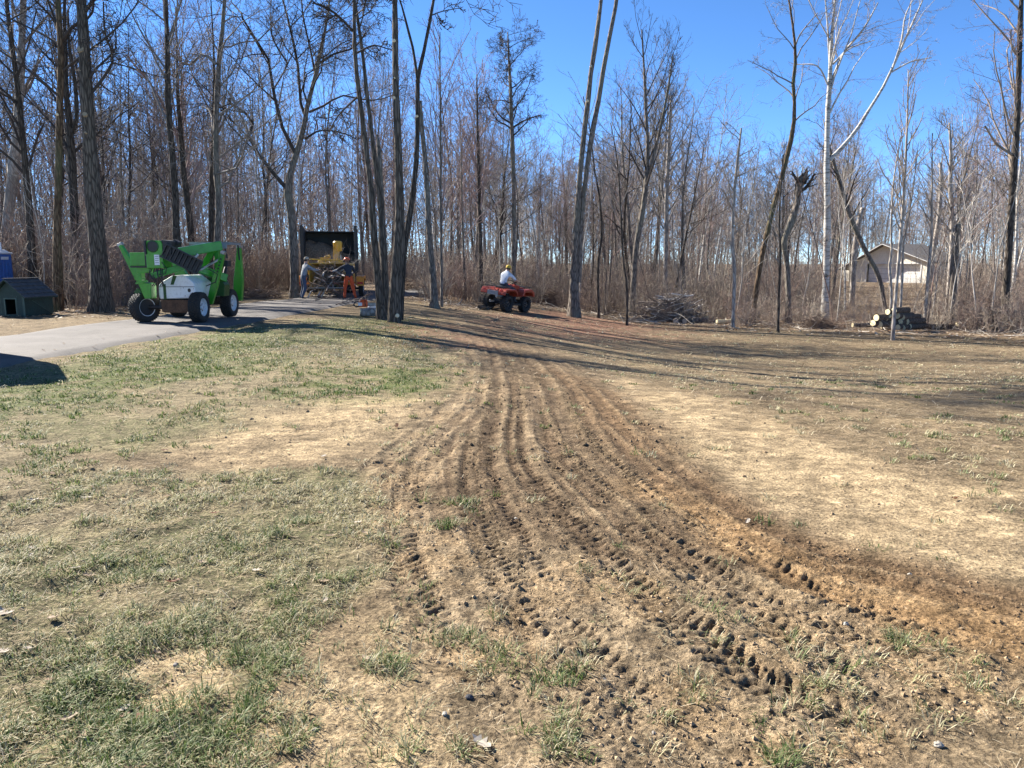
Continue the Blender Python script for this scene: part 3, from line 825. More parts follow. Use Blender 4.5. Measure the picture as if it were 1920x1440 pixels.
# ------------------------------------------------------------------ trees
B_OAK = bark('oak_bark', (.030, .024, .019), (.155, .125, .098), 16, .14, None)
B_BROWN = bark('brown_bark', (.035, .024, .016), (.19, .128, .078), 15, .16, (.10, .105, .055))
B_GREY = bark('grey_bark', (.055, .045, .038), (.24, .20, .165), 15, .18, (.20, .19, .14))
B_DARK = bark('dark_bark', (.022, .018, .015), (.11, .088, .07), 16, .15, None)
B_PALE = bark('pale_bark', (.16, .135, .115), (.42, .37, .32), 9, .3, (.22, .18, .15), .4)
B_BIRCH = birch_bark('birch_bark')
TW_GREY = plain('grey_twigs', (.21, .185, .165), .9, .3, 2)
TW_DARK = plain('dark_twigs', (.062, .050, .043), .9, .3, 2)
TW_RED = plain('budding_twigs', (.26, .185, .165), .9, .3, 2)
TW_TAN = plain('tan_twigs', (.26, .21, .165), .9, .3, 2)
TW_WHITE = plain('white_limbs', (.46, .42, .37), .8, .3, 4)
DULLCUT = plain('weathered_cut_wood', (.30, .23, .15), .85, .25, 30)
CUTM = plain('fresh_cut_wood', (.72, .58, .38), .8, .12, 30)

def unit(v):
    l = math.sqrt(v[0] ** 2 + v[1] ** 2 + v[2] ** 2) + 1e-9
    return (v[0] / l, v[1] / l, v[2] / l)
def go(rg, p, d, L, r0, r1, n, wob, trop):
    pts, rad = [p], [r0]
    st = L / (n - 1)
    for i in range(1, n):
        d = unit((d[0] + rg.gauss(0, wob), d[1] + rg.gauss(0, wob), d[2] + rg.gauss(0, wob) + trop))
        p = (p[0] + d[0] * st, p[1] + d[1] * st, p[2] + d[2] * st)
        pts.append(p); rad.append(r0 + (r1 - r0) * i / (n - 1))
    return pts, rad, d
def side_dir(rg, d, ang):
    a = rg.random() * 6.283
    u = unit((d[1] * .3 - d[2], d[2] * .7 - d[0] * .3 + .01, d[0] - d[1] * .7)); 
    dot = u[0] * d[0] + u[1] * d[1] + u[2] * d[2]
    u = unit((u[0] - dot * d[0], u[1] - dot * d[1], u[2] - dot * d[2]))
    v = (d[1] * u[2] - d[2] * u[1], d[2] * u[0] - d[0] * u[2], d[0] * u[1] - d[1] * u[0])
    ca, sa = math.cos(a) * math.sin(ang), math.sin(a) * math.sin(ang); c = math.cos(ang)
    return unit((d[0] * c + u[0] * ca + v[0] * sa, d[1] * c + u[1] * ca + v[1] * sa, d[2] * c + u[2] * ca + v[2] * sa))
def sub_branches(rg, out, pts, rad, L, level, st):
    """fill OUT[level] with the branches that leave the branch PTS"""
    if level >= len(st['n']): return
    cnt = st['n'][level]; cnt = max(1, int(cnt * (.7 + .6 * rg.random())))
    n = len(pts)
    for k in range(cnt):
        t = st['from'] + (1 - st['from']) * ((k + rg.random()) / cnt)
        f = t * (n - 1); i = min(int(f), n - 2); f -= i
        p = tuple(pts[i][j] + (pts[i + 1][j] - pts[i][j]) * f for j in range(3))
        d = unit(tuple(pts[i + 1][j] - pts[i][j] for j in range(3)))
        r = max(st['rmin'], (rad[i] + (rad[i + 1] - rad[i]) * f) * st['rr'])
        Lc = L * st['lr'][level] * (.55 + .7 * rg.random()) * (1.15 - .5 * t)
        m = st['seg'][level]
        dd = side_dir(rg, d, st['ang'] * (.7 + .6 * rg.random()))
        q, qr, _ = go(rg, p, dd, Lc, r, max(st['rmin'] * .5, r * .25), m, st['wob'], st['trop'])
        out[level].append((q, qr))
        sub_branches(rg, out, q, qr, Lc, level + 1, st)
STY = dict(
    oak=dict(n=(7, 7, 6), lr=(.55, .5, .5), seg=(5, 4, 3), ang=.95, wob=.24, trop=.03, rr=.55, rmin=.006, **{'from': .18}),
    maple=dict(n=(6, 5, 4), lr=(.5, .5, .5), seg=(5, 4, 4), ang=.62, wob=.11, trop=.10, rr=.5, rmin=.0055, **{'from': .15}),
    birch=dict(n=(6, 6, 4), lr=(.42, .5, .5), seg=(5, 4, 4), ang=.75, wob=.15, trop=.02, rr=.4, rmin=.005, **{'from': .15}),
    shady=dict(n=(7, 7, 5), lr=(.55, .5, .5), seg=(5, 4, 3), ang=.95, wob=.24, trop=.03, rr=.6, rmin=.010, **{'from': .15}),
    twiggy=dict(n=(6, 5), lr=(.5, .5), seg=(4, 3), ang=.8, wob=.16, trop=.04, rr=.5, rmin=.0062, **{'from': .15}),
    thin=dict(n=(4, 3), lr=(.5, .5), seg=(5, 4), ang=.6, wob=.10, trop=.08, rr=.5, rmin=.005, **{'from': .2}),
)
def crown_mesh(name, limbs, out):
    parts = []
    if limbs: parts.append(tubes(limbs, 7))
    for lv, sides in zip(out, (5, 3, 3, 3)):
        if lv: parts.append(tubes(lv, sides))
    V, F = merge(parts)
    return np_mesh(name, V, F, True)
def limbs_from(rg, pts, rad, t0, t1, cnt, Lf, ang, sty, taper=.45):
    """limbs that leave a stem between t0 and t1 of it"""
    res = []; n = len(pts)
    tot = sum(math.dist(a, b) for a, b in zip(pts[:-1], pts[1:]))
    for k in range(cnt):
        t = t0 + (t1 - t0) * ((k + rg.random()) / cnt)
        f = t * (n - 1); i = min(int(f), n - 2); f -= i
        p = tuple(pts[i][j] + (pts[i + 1][j] - pts[i][j]) * f for j in range(3))
        d = unit(tuple(pts[i + 1][j] - pts[i][j] for j in range(3)))
        r = max(.012, (rad[i] + (rad[i + 1] - rad[i]) * f) * taper)
        L = tot * Lf * (.7 + .6 * rg.random()) * (1.2 - .75 * t)
        q, qr, _ = go(rg, p, side_dir(rg, d, ang * (.75 + .5 * rg.random())), L, r, max(.008, r * .22), 7, sty['wob'] * .8, sty['trop'])
        res.append((q, qr, L))
    return res

def smooth_path(P, rad, n):
    P = np.array(P, float); rad = np.array(rad, float)
    Q = np.vstack([2 * P[0] - P[1], P, 2 * P[-1] - P[-2]])
    s = np.concatenate([[0], np.cumsum(np.linalg.norm(np.diff(P, axis=0), axis=1))])
    out, rr = [], []
    for v in np.linspace(0, s[-1], n):
        i = min(int(np.searchsorted(s, v, 'right')) - 1, len(P) - 2)
        t = (v - s[i]) / (s[i + 1] - s[i] + 1e-9)
        p0, p1, p2, p3 = Q[i:i + 4]
        out.append(.5 * (2 * p1 + (p2 - p0) * t + (2 * p0 - 5 * p1 + 4 * p2 - p3) * t * t + (3 * p1 - p0 - 3 * p2 + p3) * t ** 3))
        rr.append(rad[i] + (rad[i + 1] - rad[i]) * t)
    return np.array(out), np.array(rr)
def trunk_mesh(name, P, rad, sides=12, flare=.55, seed=0, knots=.06, ground=True):
    """stem with a flared foot and an uneven surface"""
    L = np.linalg.norm(np.diff(P, axis=0), axis=1).sum()
    h = np.concatenate([[0], np.cumsum(np.linalg.norm(np.diff(P, axis=0), axis=1))])
    rr = rad * (1 + (.5 * flare * np.exp(-h / (rad[0] * 1.2)) if ground else 0))
    V, F = tubes([(P, rr)], sides)
    k = len(P)
    ang = np.tile(np.arange(sides), k) * 2 * math.pi / sides; hh = np.repeat(h, sides); rv = np.repeat(rad, sides); C = np.repeat(P, sides, 0)
    nz = fbm(np.cos(ang) * 1.3 + 40 + seed * 7.7, np.sin(ang) * 1.3 + hh * .9, 3, seed) - .5
    kn = sst((vnoise(np.cos(ang) + seed * 3.1, hh * 1.7 + np.sin(ang), seed + 5) - .80) / .12)
    f = 1 + nz * .34 + kn * knots * 4
    if ground: f += .22 * flare * np.exp(-hh / (rad[0] * 1.2)) * np.cos(ang * 4 + seed)
    V = C + (V - C) * f[:, None]
    o = (k - 1) * sides
    me = np_mesh(name, V, [F, np.array([[o + i for i in range(sides)]])], True)
    return me

hero_n = 0
TREE_NO = 0
def hero(name, label, base, path, Y, bmat, tmat, style='maple', extra=0.0, limbs=0, t0=.5, Lf=.35, ang=.7, traced=(), cat='tree', group=None, scars=(), cut=False, sub=1.0, stems=(), flare=.55, ylean=0.0, pts_n=22, limbm=None, crown=True, scarm=None, wf=1.0):
    """path: (px, py, width px) up the stem as the photograph shows it; the tree stands Y metres away and goes on EXTRA metres above the picture"""
    global hero_n
    hero_n += 1
    rg = random.Random(hero_n * 101 + 7)
    g = at(base[0], base[1], Y); gzz = gz(g.x, g.y)
    root = thing(name, label, cat, (g.x, g.y, gzz), 0, group)
    O = np.array([g.x, g.y, gzz])
    if limbs: limbs = int(limbs * 1.45)
    def trace(pp, yoff=0.0):
        P, rr = [], []
        for i, (px, py, w) in enumerate(pp):
            yy = Y + yoff + ylean * i + rg.gauss(0, .05) * (i > 0)
            P.append(np.array(at(px, py, yy)) - O); rr.append(w * wf * .48 * Y / FPX)
        return P, rr
    P, rr = trace(path)
    P[0] = np.array([0, 0, -.12]) if abs(P[0][2]) < 1.5 else P[0]
    if extra:
        d = np.array(unit(P[-1] - P[-2])); k = max(2, int(extra / 2.0))
        r_end = rr[-1]
        for j in range(1, k + 1):
            d = np.array(unit(d + np.array([rg.gauss(0, .06), rg.gauss(0, .06), .04])))
            P.append(P[-1] + d * extra / k); rr.append(max(.02, r_end * (1 - .85 * j / k)))
    SPn, SRn = smooth_path(P, rr, pts_n)
    put('trunk', trunk_mesh('trunk', SPn, SRn, 12, flare, hero_n, ground=True), bmat, root)
    st = dict(STY[style]); st['n'] = tuple(max(1, int(round(v * sub))) for v in st['n'])
    out = [[] for _ in st['n']]; big = []
    stem_list = [(SPn, SRn, t0, limbs)]
    for sp in stems:
        P2, r2 = trace(sp['path'])
        if sp.get('extra'):
            d = np.array(unit(P2[-1] - P2[-2])); k = max(2, int(sp['extra'] / 2.0)); re_ = r2[-1]
            for j in range(1, k + 1):
                d = np.array(unit(d + np.array([rg.gauss(0, .06), rg.gauss(0, .06), .04])))
                P2.append(P2[-1] + d * sp['extra'] / k); r2.append(max(.02, re_ * (1 - .85 * j / k)))
        S2, R2 = smooth_path(P2, r2, 16)
        put('stem', trunk_mesh('stem', S2, R2, 10, 0, hero_n + 50, ground=False), sp.get('mat', bmat), root)
        stem_list.append((S2, R2, sp.get('t0', .5), sp.get('limbs', limbs)))
    for S, Rr_, tt, cnt in stem_list:
        S = [tuple(p) for p in S]
        for q, qr, L in limbs_from(rg, S, list(Rr_), tt, .99, cnt, Lf, ang, st):
            big.append((q, qr)); sub_branches(rg, out, q, qr, L, 0, st)
    for tp in traced:
        P2, r2 = trace(tp)
        for i in range(1, len(P2)): P2[i][1] += rg.gauss(0, .35) * i * .5
        S2, R2 = smooth_path(P2, r2, 9)
        S2 = [tuple(p) for p in S2]
        big.append((S2, list(R2)))
        L = sum(math.dist(a, b) for a, b in zip(S2[:-1], S2[1:]))
        sub_branches(rg, out, S2, list(R2), L, 0, st)
    if big and crown: 
        if limbm is not None:
            V, F = tubes(big, 7); put('limbs', np_mesh('limbs', V, F), limbm, root); put('crown', crown_mesh('crown', [], out), tmat, root)
        else: put('crown', crown_mesh('crown', big, out), tmat, root)
    for px, py, rs in scars:
        c = np.array(at(px, py, Y)) - O
        k = int(np.argmin(np.linalg.norm(SPn - c, axis=1))); r = SRn[k]
        n_ = np.array(unit(((c[0] - SPn[k][0]) * 1.0, -.25 - r * .6, .12)))
        ctr = SPn[k] + n_ * r * .82; ctr[2] = c[2]; e = ctr + n_ * (r * .34 + .015)
        rad = rs * .8 * Y / FPX
        MB().cyl(ctr, e, rad * 1.15, rad, 10).build('branch_scar', scarm or CUTM, root)
    if cut:
        c = SPn[-1]; MB().cyl(c, c + np.array([0, 0, .02]), SRn[-1] * .93, SRn[-1] * .93, 12).build('cut_top', CUTM, root)
    return root

hero('tree', 'pale-barked tree leaning right at the left edge of the picture', (6, 520), [(4, 520, 26), (14, 430, 24), (24, 330, 22), (34, 220, 19), (40, 100, 15), (44, 0, 12)], 33, B_PALE, TW_TAN, 'birch', 3, 9, .45, .3, wf=0.8)
hero('tree', 'dark tree rising behind the green dog house', (66, 575), [(66, 575, 26), (62, 500, 24), (55, 400, 22), (46, 300, 20), (38, 210, 17), (26, 110, 14), (12, 0, 11)], 28, B_DARK, TW_DARK, 'oak', 4, 11, .3, .30, traced=[[(52, 320, 9), (70, 265, 7), (98, 235, 5)], [(45, 290, 9), (20, 225, 7), (-10, 190, 5)], [(30, 150, 8), (60, 90, 5), (75, 20, 4)]], wf=0.58)
hero('tree', 'brown-barked tree just right of the green dog house', (108, 584), [(109, 584, 27), (109, 500, 24), (107, 420, 20), (110, 320, 18), (111, 230, 17), (114, 140, 16), (112, 60, 14), (109, 0, 13)], 24.5, B_BROWN, TW_DARK, 'oak', 7, 12, .40, .3, ang=.9, traced=[[(116, 75, 11), (140, 48, 8), (165, 25, 6), (190, -10, 4)], [(110, 60, 8), (85, 25, 6), (60, -15, 4)]], scars=[(108, 217, 3)], wf=0.68)
hero('tree', 'thick limbed-up oak with pale pruning cuts left of the green lift', (190, 586), [(193, 586, 44), (188, 530, 40), (182, 450, 36), (175, 380, 34), (170, 300, 30), (164, 210, 27), (159, 120, 25), (155, 50, 22), (152, 0, 19)], 24, B_OAK, TW_DARK, 'shady', 11, 17, .68, .26, ang=.95,
     traced=[[(166, 180, 8), (182, 160, 6), (198, 105, 6), (208, 70, 4), (235, 30, 3)], [(166, 150, 7), (186, 130, 5), (200, 85, 4), (196, 45, 3)], [(160, 20, 9), (178, 0, 7), (200, -30, 5)]], scars=[(157, 96, 7.5), (154, 135, 3.2), (168, 218, 5), (168, 252, 2.2)], flare=.5, scarm=DULLCUT, wf=0.85)
hero('tree', 'dark forked tree between the brown-barked tree and the thick oak', (141, 540), [(142, 540, 18), (141, 450, 17), (139, 370, 15), (135, 290, 14), (131, 240, 13), (124, 170, 10), (122, 80, 8), (121, 0, 6)], 31, B_DARK, TW_DARK, 'oak', 3, 10, .35, .3, stems=[dict(path=[(136, 250, 9), (144, 215, 8), (140, 150, 7), (130, 90, 6), (127, 20, 4)], limbs=5, t0=.3)], wf=0.9)
hero('tree', 'tall slim tree directly behind the green lift', (336, 560), [(336, 560, 17), (331, 470, 15), (329, 370, 13), (321, 270, 12), (315, 190, 11), (314, 110, 9), (311, 0, 7)], 29, B_DARK, TW_GREY, 'maple', 5, 10, .38, .28, traced=[[(316, 75, 5), (325, 40, 4), (340, -5, 3)], [(312, 42, 4), (285, 20, 3), (255, 0, 2)]], wf=0.95)
hero('tree', 'slim tree bending up just right of the one behind the green lift', (362, 545), [(363, 545, 13), (358, 440, 12), (350, 370, 11), (343, 310, 10), (338, 240, 8), (333, 180, 6), (332, 110, 4)], 33, B_DARK, TW_RED, 'maple', 2, 12, .3, .3, traced=[[(343, 310, 6), (325, 250, 5), (290, 170, 4), (250, 110, 3)]])
hero('tree', 'pale-streaked tree standing above the grey platform of the lift', (407, 545), [(408, 545, 17), (407, 460, 15), (410, 380, 13), (405, 300, 12), (406, 200, 11), (411, 110, 10), (418, 50, 8), (421, 0, 7)], 30, B_GREY, TW_GREY, 'oak', 4, 12, .28, .3, ang=1.0, traced=[[(405, 120, 7), (380, 102, 5), (345, 118, 4), (322, 100, 3)], [(410, 150, 5), (440, 190, 4), (470, 270, 3)]], wf=0.85)
hero('tree', 'dark leaning tree beside the pale-streaked one above the lift', (390, 545), [(391, 545, 12), (396, 440, 11), (398, 330, 10), (401, 250, 9), (402, 180, 6)], 34, B_DARK, TW_GREY, 'maple', 4, 9, .4, .3)
hero('tree', 'wide spreading oak whose trunk stands left of the chipper', (553, 548), [(554, 548, 31), (551, 470, 28), (546, 400, 26), (540, 365, 27), (543, 330, 21), (555, 290, 18), (568, 245, 16), (578, 190, 13), (590, 150, 12), (600, 100, 10), (612, 45, 7), (618, 0, 5)], 33, B_GREY, TW_DARK, 'oak', 3, 8, .5, .3, ang=.95, sub=1.15,
     traced=[[(534, 350, 13), (510, 320, 11), (485, 290, 10), (470, 260, 9), (465, 220, 8), (445, 200, 6), (425, 180, 4)], [(552, 285, 13), (532, 250, 11), (525, 200, 10), (518, 150, 9), (500, 110, 8), (485, 65, 6), (455, 25, 4), (430, 0, 3)],
             [(575, 225, 11), (562, 190, 9), (560, 130, 8), (560, 70, 7), (545, 20, 5), (530, -20, 4)], [(580, 210, 8), (610, 195, 6), (645, 183, 5), (690, 184, 4), (735, 180, 3), (760, 170, 2)], [(573, 260, 7), (605, 247, 5), (640, 248, 4), (670, 262, 3)],
             [(600, 118, 8), (625, 100, 6), (660, 85, 5), (690, 70, 4)], [(540, 120, 6), (510, 70, 5), (505, 20, 4)], [(593, 150, 7), (583, 100, 6), (575, 40, 5), (565, -10, 3)]], wf=0.62)
hero('tree', 'slender tree leaning left, foremost of the clump left of the dark oak', (716, 594), [(714, 592, 19), (709, 530, 14), (701, 447, 13), (697, 367, 12), (689, 300, 10), (681, 233, 9), (672, 167, 8), (665, 100, 7), (664, 0, 6)], 21.5, B_OAK, TW_DARK, 'shady', 7, 13, .52, .24, ang=1.0, traced=[[(664, 60, 5), (630, 30, 4), (600, 22, 3)], [(672, 180, 4), (640, 215, 3), (612, 240, 2)], [(668, 100, 4), (700, 85, 3), (730, 92, 2)]], wf=1.0)
hero('tree', 'second slender tree of the clump left of the dark oak', (722, 582), [(724, 577, 15), (721, 500, 14), (717, 447, 14), (713, 367, 12), (703, 300, 9), (695, 233, 8), (687, 167, 7), (680, 100, 6), (670, 30, 5)], 23.5, B_OAK, TW_DARK, 'shady', 7, 13, .52, .24, ang=.9, wf=1.0)
hero('broken_tree', 'broken-topped bare trunk in the clump left of the dark oak', (729, 575), [(726, 575, 10), (720, 480, 10), (716, 380, 9), (712, 300, 9), (709, 265, 7), (707, 252, 2)], 25, B_GREY, TW_DARK, 'twiggy', 0, 0, cat='tree', flare=.4, crown=False)
hero('tree', 'straight dark trunk with white pruning cuts at the grass edge by the track', (740, 600), [(741, 600, 31), (742, 540, 28), (745, 480, 25), (749, 400, 22), (747, 300, 18), (745, 230, 17), (742, 160, 15), (741, 80, 13), (740, 0, 11)], 20.8, B_OAK, TW_DARK, 'shady', 8, 17, .54, .26, ang=.95, scars=[(737, 77, 3.2), (739, 126, 2), (738, 148, 1.5), (733, 185, 3), (755, 592, 4.5)], flare=.3, wf=0.8)
hero('tree', 'dark forked tree leaning right against the straight dark trunk', (749, 590), [(750, 590, 19), (754, 520, 18), (760, 450, 17), (768, 400, 16), (777, 340, 15), (782, 270, 14), (783, 200, 13), (784, 140, 11), (795, 95, 10), (806, 40, 9), (813, 0, 8)], 22, B_DARK, TW_DARK, 'shady', 7, 13, .56, .24, ang=.95, stems=[dict(path=[(783, 150, 8), (775, 95, 7), (766, 60, 7), (757, 25, 6), (748, -5, 5)], extra=4, limbs=6, t0=.4)], scars=[(775, 218, 3.5)], traced=[[(806, 30, 4), (825, 15, 3), (860, 8, 2)]], wf=0.66)
hero('tree', 'grey tree with flared foot beside the track left of the quad bike', (815, 572), [(815, 572, 24), (812, 520, 17), (806, 460, 15), (802, 380, 13), (797, 300, 12), (791, 240, 11), (788, 190, 9)], 28, B_GREY, TW_GREY, 'maple', 0, 0, flare=1.0, cut=True, wf=0.75)
hero('sapling', 'thin budding sapling right of the grey flared tree', (828, 566), [(828, 566, 5.5), (827, 450, 5), (826, 340, 4.5), (826, 230, 4), (825, 140, 3), (825, 60, 1.5)], 29, B_GREY, TW_RED, 'thin', 0, 16, .3, .3, ang=.45, cat='sapling', flare=.3)
hero('tree', 'slim budding tree just left of the quad bike', (902, 562), [(902, 562, 9), (901, 480, 8), (899, 380, 7), (897, 300, 6), (895, 220, 4), (894, 140, 2)], 35, B_DARK, TW_RED, 'maple', 0, 15, .35, .32, ang=.5)
hero('tree', 'slim tree with a rounded twiggy crown behind the rider', (963, 560), [(964, 560, 9), (963, 470, 9), (964, 400, 8), (962, 300, 8), (959, 220, 7), (957, 160, 6), (954, 110, 4), (952, 60, 2)], 36, B_GREY, TW_DARK, 'oak', 0, 14, .62, .22, ang=.95, traced=[[(960, 232, 4), (935, 215, 3), (910, 170, 2)], [(960, 240, 4), (985, 225, 3), (1015, 215, 2)]])
hero('tree', 'twin-stemmed grey tree standing right of the quad bike', (1077, 588), [(1078, 588, 31), (1077, 530, 27), (1079, 470, 23), (1083, 400, 19), (1087, 330, 15), (1094, 260, 14), (1102, 190, 13), (1110, 120, 12), (1120, 60, 11), (1127, 0, 10)], 32, B_GREY, TW_GREY, 'maple', 8, 10, .7, .3, scars=[(1106, 125, 2.5), (1097, 190, 3)], stems=[dict(path=[(1084, 530, 16), (1087, 460, 16), (1093, 380, 14), (1100, 320, 14), (1112, 240, 14), (1124, 180, 13), (1135, 110, 12), (1147, 50, 11), (1157, -5, 10)], extra=7, limbs=9, t0=.72)], wf=0.68)
hero('tree', 'leaning twin-topped maple standing behind the grey branch pile', (1185, 548), [(1184, 548, 11), (1192, 470, 11), (1204, 400, 10), (1212, 340, 9), (1214, 280, 7), (1211, 200, 6), (1207, 120, 4), (1203, 55, 2)], 37, B_GREY, TW_DARK, 'maple', 0, 9, .42, .3, ang=.6, stems=[dict(path=[(1212, 345, 7), (1224, 300, 6), (1238, 240, 5), (1252, 170, 4), (1262, 100, 2)], limbs=9, t0=.25)])
hero('tree', 'thin bowed tree rising just right of the twin-stemmed tree', (1123, 575), [(1123, 575, 5), (1121, 500, 5), (1128, 440, 4.5), (1124, 370, 4), (1115, 320, 3)], 33, B_DARK, TW_GREY, 'thin', 3, 9, .5, .3, cat='tree')
hero('sapling', 'thin dark sapling at the left end of the grey branch pile', (1176, 590), [(1176, 590, 5), (1175, 540, 4.5), (1168, 480, 4), (1165, 420, 4), (1160, 330, 3)], 30, B_DARK, TW_GREY, 'thin', 2, 8, .5, .3, cat='sapling')
hero('tree', 'grey tree with thin straight stem above the middle of the grey branch pile', (1247, 530), [(1247, 530, 9), (1249, 450, 8), (1250, 370, 8), (1253, 300, 7), (1255, 240, 5), (1258, 180, 3)], 42, B_PALE, TW_GREY, 'maple', 0, 12, .35, .3)
hero('tree', 'thin pale tree standing right of the grey branch pile', (1375, 586), [(1376, 586, 7), (1377, 520, 7), (1373, 440, 6), (1377, 360, 6), (1383, 300, 5), (1390, 240, 3)], 30, B_PALE, TW_TAN, 'birch', 0, 8, .45, .26)
hero('tree', 'dark wavy tree leaning right from the brush left of the white birch', (1412, 560), [(1412, 560, 13), (1425, 500, 12), (1440, 430, 12), (1458, 360, 11), (1474, 300, 11), (1487, 240, 10), (1490, 200, 8), (1487, 160, 8), (1492, 110, 7), (1489, 70, 5), (1479, 0, 4)], 33, B_BROWN, TW_GREY, 'birch', 3, 9, .5, .22, traced=[[(1490, 90, 4), (1505, 60, 3), (1520, 35, 2)]], wf=0.8)
hero('sapling', 'thin dark sapling rooted at the field edge below the snag', (1459, 612), [(1459, 612, 6), (1460, 560, 5), (1463, 480, 5), (1461, 420, 4), (1464, 350, 3), (1468, 290, 2)], 28, B_DARK, TW_GREY, 'thin', 0, 9, .4, .28, cat='sapling')
hero('dead_snag', 'twisted dead snag with a ragged dark top left of the white birch', (1482, 560), [(1483, 560, 13), (1476, 500, 12), (1470, 455, 13), (1482, 420, 14), (1495, 380, 13), (1497, 350, 16), (1504, 335, 20), (1512, 322, 6)], 33, B_GREY, TW_DARK, 'twiggy', 0, 5, .8, .12, cat='dead tree', traced=[[(1500, 345, 9), (1488, 332, 6), (1483, 322, 3)], [(1508, 345, 8), (1512, 325, 5), (1513, 316, 3)], [(1497, 360, 8), (1510, 352, 8), (1514, 330, 4)]], wf=0.85)
hero('birch_tree', 'tall white birch with a long white limb leaning right', (1549, 565), [(1547, 565, 20), (1550, 480, 17), (1551, 400, 16), (1550, 320, 16), (1551, 270, 13), (1552, 210, 13), (1556, 150, 12), (1558, 90, 9), (1562, 40, 7), (1566, -5, 5)], 35, B_BIRCH, TW_TAN, 'birch', 4, 9, .5, .3, ang=.5, limbm=TW_WHITE,
     stems=[dict(path=[(1556, 300, 12), (1580, 275, 11), (1605, 245, 10), (1630, 205, 9), (1655, 165, 8), (1672, 130, 7), (1690, 90, 6), (1708, 50, 5), (1728, 5, 3)], extra=2, limbs=7, t0=.5)],
     traced=[[(1560, 150, 7), (1580, 100, 6), (1605, 65, 5), (1640, 10, 3)], [(1562, 120, 6), (1595, 90, 4), (1645, 72, 2)], [(1673, 130, 6), (1683, 80, 5), (1697, 30, 4), (1712, -10, 2)], [(1672, 135, 5), (1710, 115, 4), (1760, 102, 2)], [(1553, 160, 5), (1530, 125, 4), (1500, 115, 2)], [(1556, 130, 6), (1553, 60, 5), (1550, -5, 3)]], wf=0.68)
hero('leaning_tree', 'bare trunk leaning left across the front of the garage', (1665, 548), [(1668, 548, 8), (1648, 520, 9), (1628, 480, 9), (1608, 440, 9), (1592, 400, 9), (1575, 345, 8), (1562, 300, 6)], 38, B_GREY, TW_DARK, 'twiggy', 2, 7, .5, .25, cat='tree')
hero('broken_tree', 'pale broken stub beside the left wall of the garage', (1600, 530), [(1600, 530, 10), (1603, 470, 10), (1610, 420, 10), (1617, 390, 7)], 45, B_PALE, TW_TAN, 'twiggy', 0, 3, .5, .12, cat='tree')
hero('sapling', 'slim pale sapling standing on the field in front of the log pile', (1674, 631), [(1673, 631, 7.5), (1678, 570, 6.5), (1684, 500, 6), (1690, 430, 6), (1695, 360, 5), (1699, 280, 4), (1702, 200, 3), (1703, 130, 1.5)], 25, B_PALE, TW_TAN, 'thin', 0, 20, .4, .22, ang=.6, cat='sapling', flare=.3)
hero('sapling', 'crooked sapling rising just behind the logs, left of the slim pale one', (1672, 578), [(1673, 578, 5), (1671, 545, 5), (1668, 510, 5), (1668, 490, 5), (1672, 470, 4), (1671, 420, 4), (1676, 340, 3)], 30, B_PALE, TW_TAN, 'thin', 2, 8, .5, .28, cat='sapling')
hero('sapling', 'thin sapling just behind the logs, right of the slim pale one', (1689, 577), [(1689, 577, 5), (1691, 520, 5), (1693, 470, 4), (1697, 440, 4), (1708, 380, 3)], 31, B_PALE, TW_TAN, 'thin', 2, 8, .5, .28, cat='sapling')
hero('sapling', 'straight pale sapling at the right corner of the garage', (1735, 592), [(1734, 592, 6), (1740, 520, 6), (1746, 450, 5), (1747, 380, 4), (1748, 300, 2)], 30, B_PALE, TW_TAN, 'thin', 1, 8, .5, .28, cat='sapling')
hero('dead_tree', 'thick grey trunk cut off flat at the top right of the garage', (1785, 578), [(1785, 578, 13), (1787, 530, 12), (1790, 480, 11), (1795, 440, 10), (1797, 420, 9)], 32, B_GREY, TW_DARK, 'twiggy', 0, 0, cat='dead tree', cut=True, flare=.3, crown=False)
hero('tree', 'forked grey tree just left of the flat-topped dead trunk', (1778, 560), [(1778, 560, 9), (1784, 480, 9), (1786, 420, 8), (1782, 350, 7), (1783, 290, 6), (1780, 230, 3)], 37, B_PALE, TW_GREY, 'maple', 0, 12, .4, .3)
hero('tree', 'pale broken-topped tree left of the forked grey one beside the garage', (1740, 540), [(1740, 540, 9), (1752, 460, 8), (1762, 390, 7), (1765, 330, 6), (1762, 305, 5)], 42, B_PALE, TW_TAN, 'twiggy', 0, 4, .5, .2)
hero('tree', 'dark tall trunk with pale side limbs at the right edge of the picture', (1885, 590), [(1884, 590, 15), (1888, 520, 13), (1893, 440, 12), (1898, 360, 12), (1904, 280, 11), (1908, 200, 10), (1911, 110, 9), (1914, 20, 8), (1915, 0, 7)], 30, B_DARK, TW_RED, 'birch', 4, 12, .35, .25, limbm=TW_TAN, traced=[[(1912, 110, 4), (1898, 90, 3), (1885, 60, 2)], [(1898, 290, 5), (1870, 270, 4), (1835, 240, 3)]])

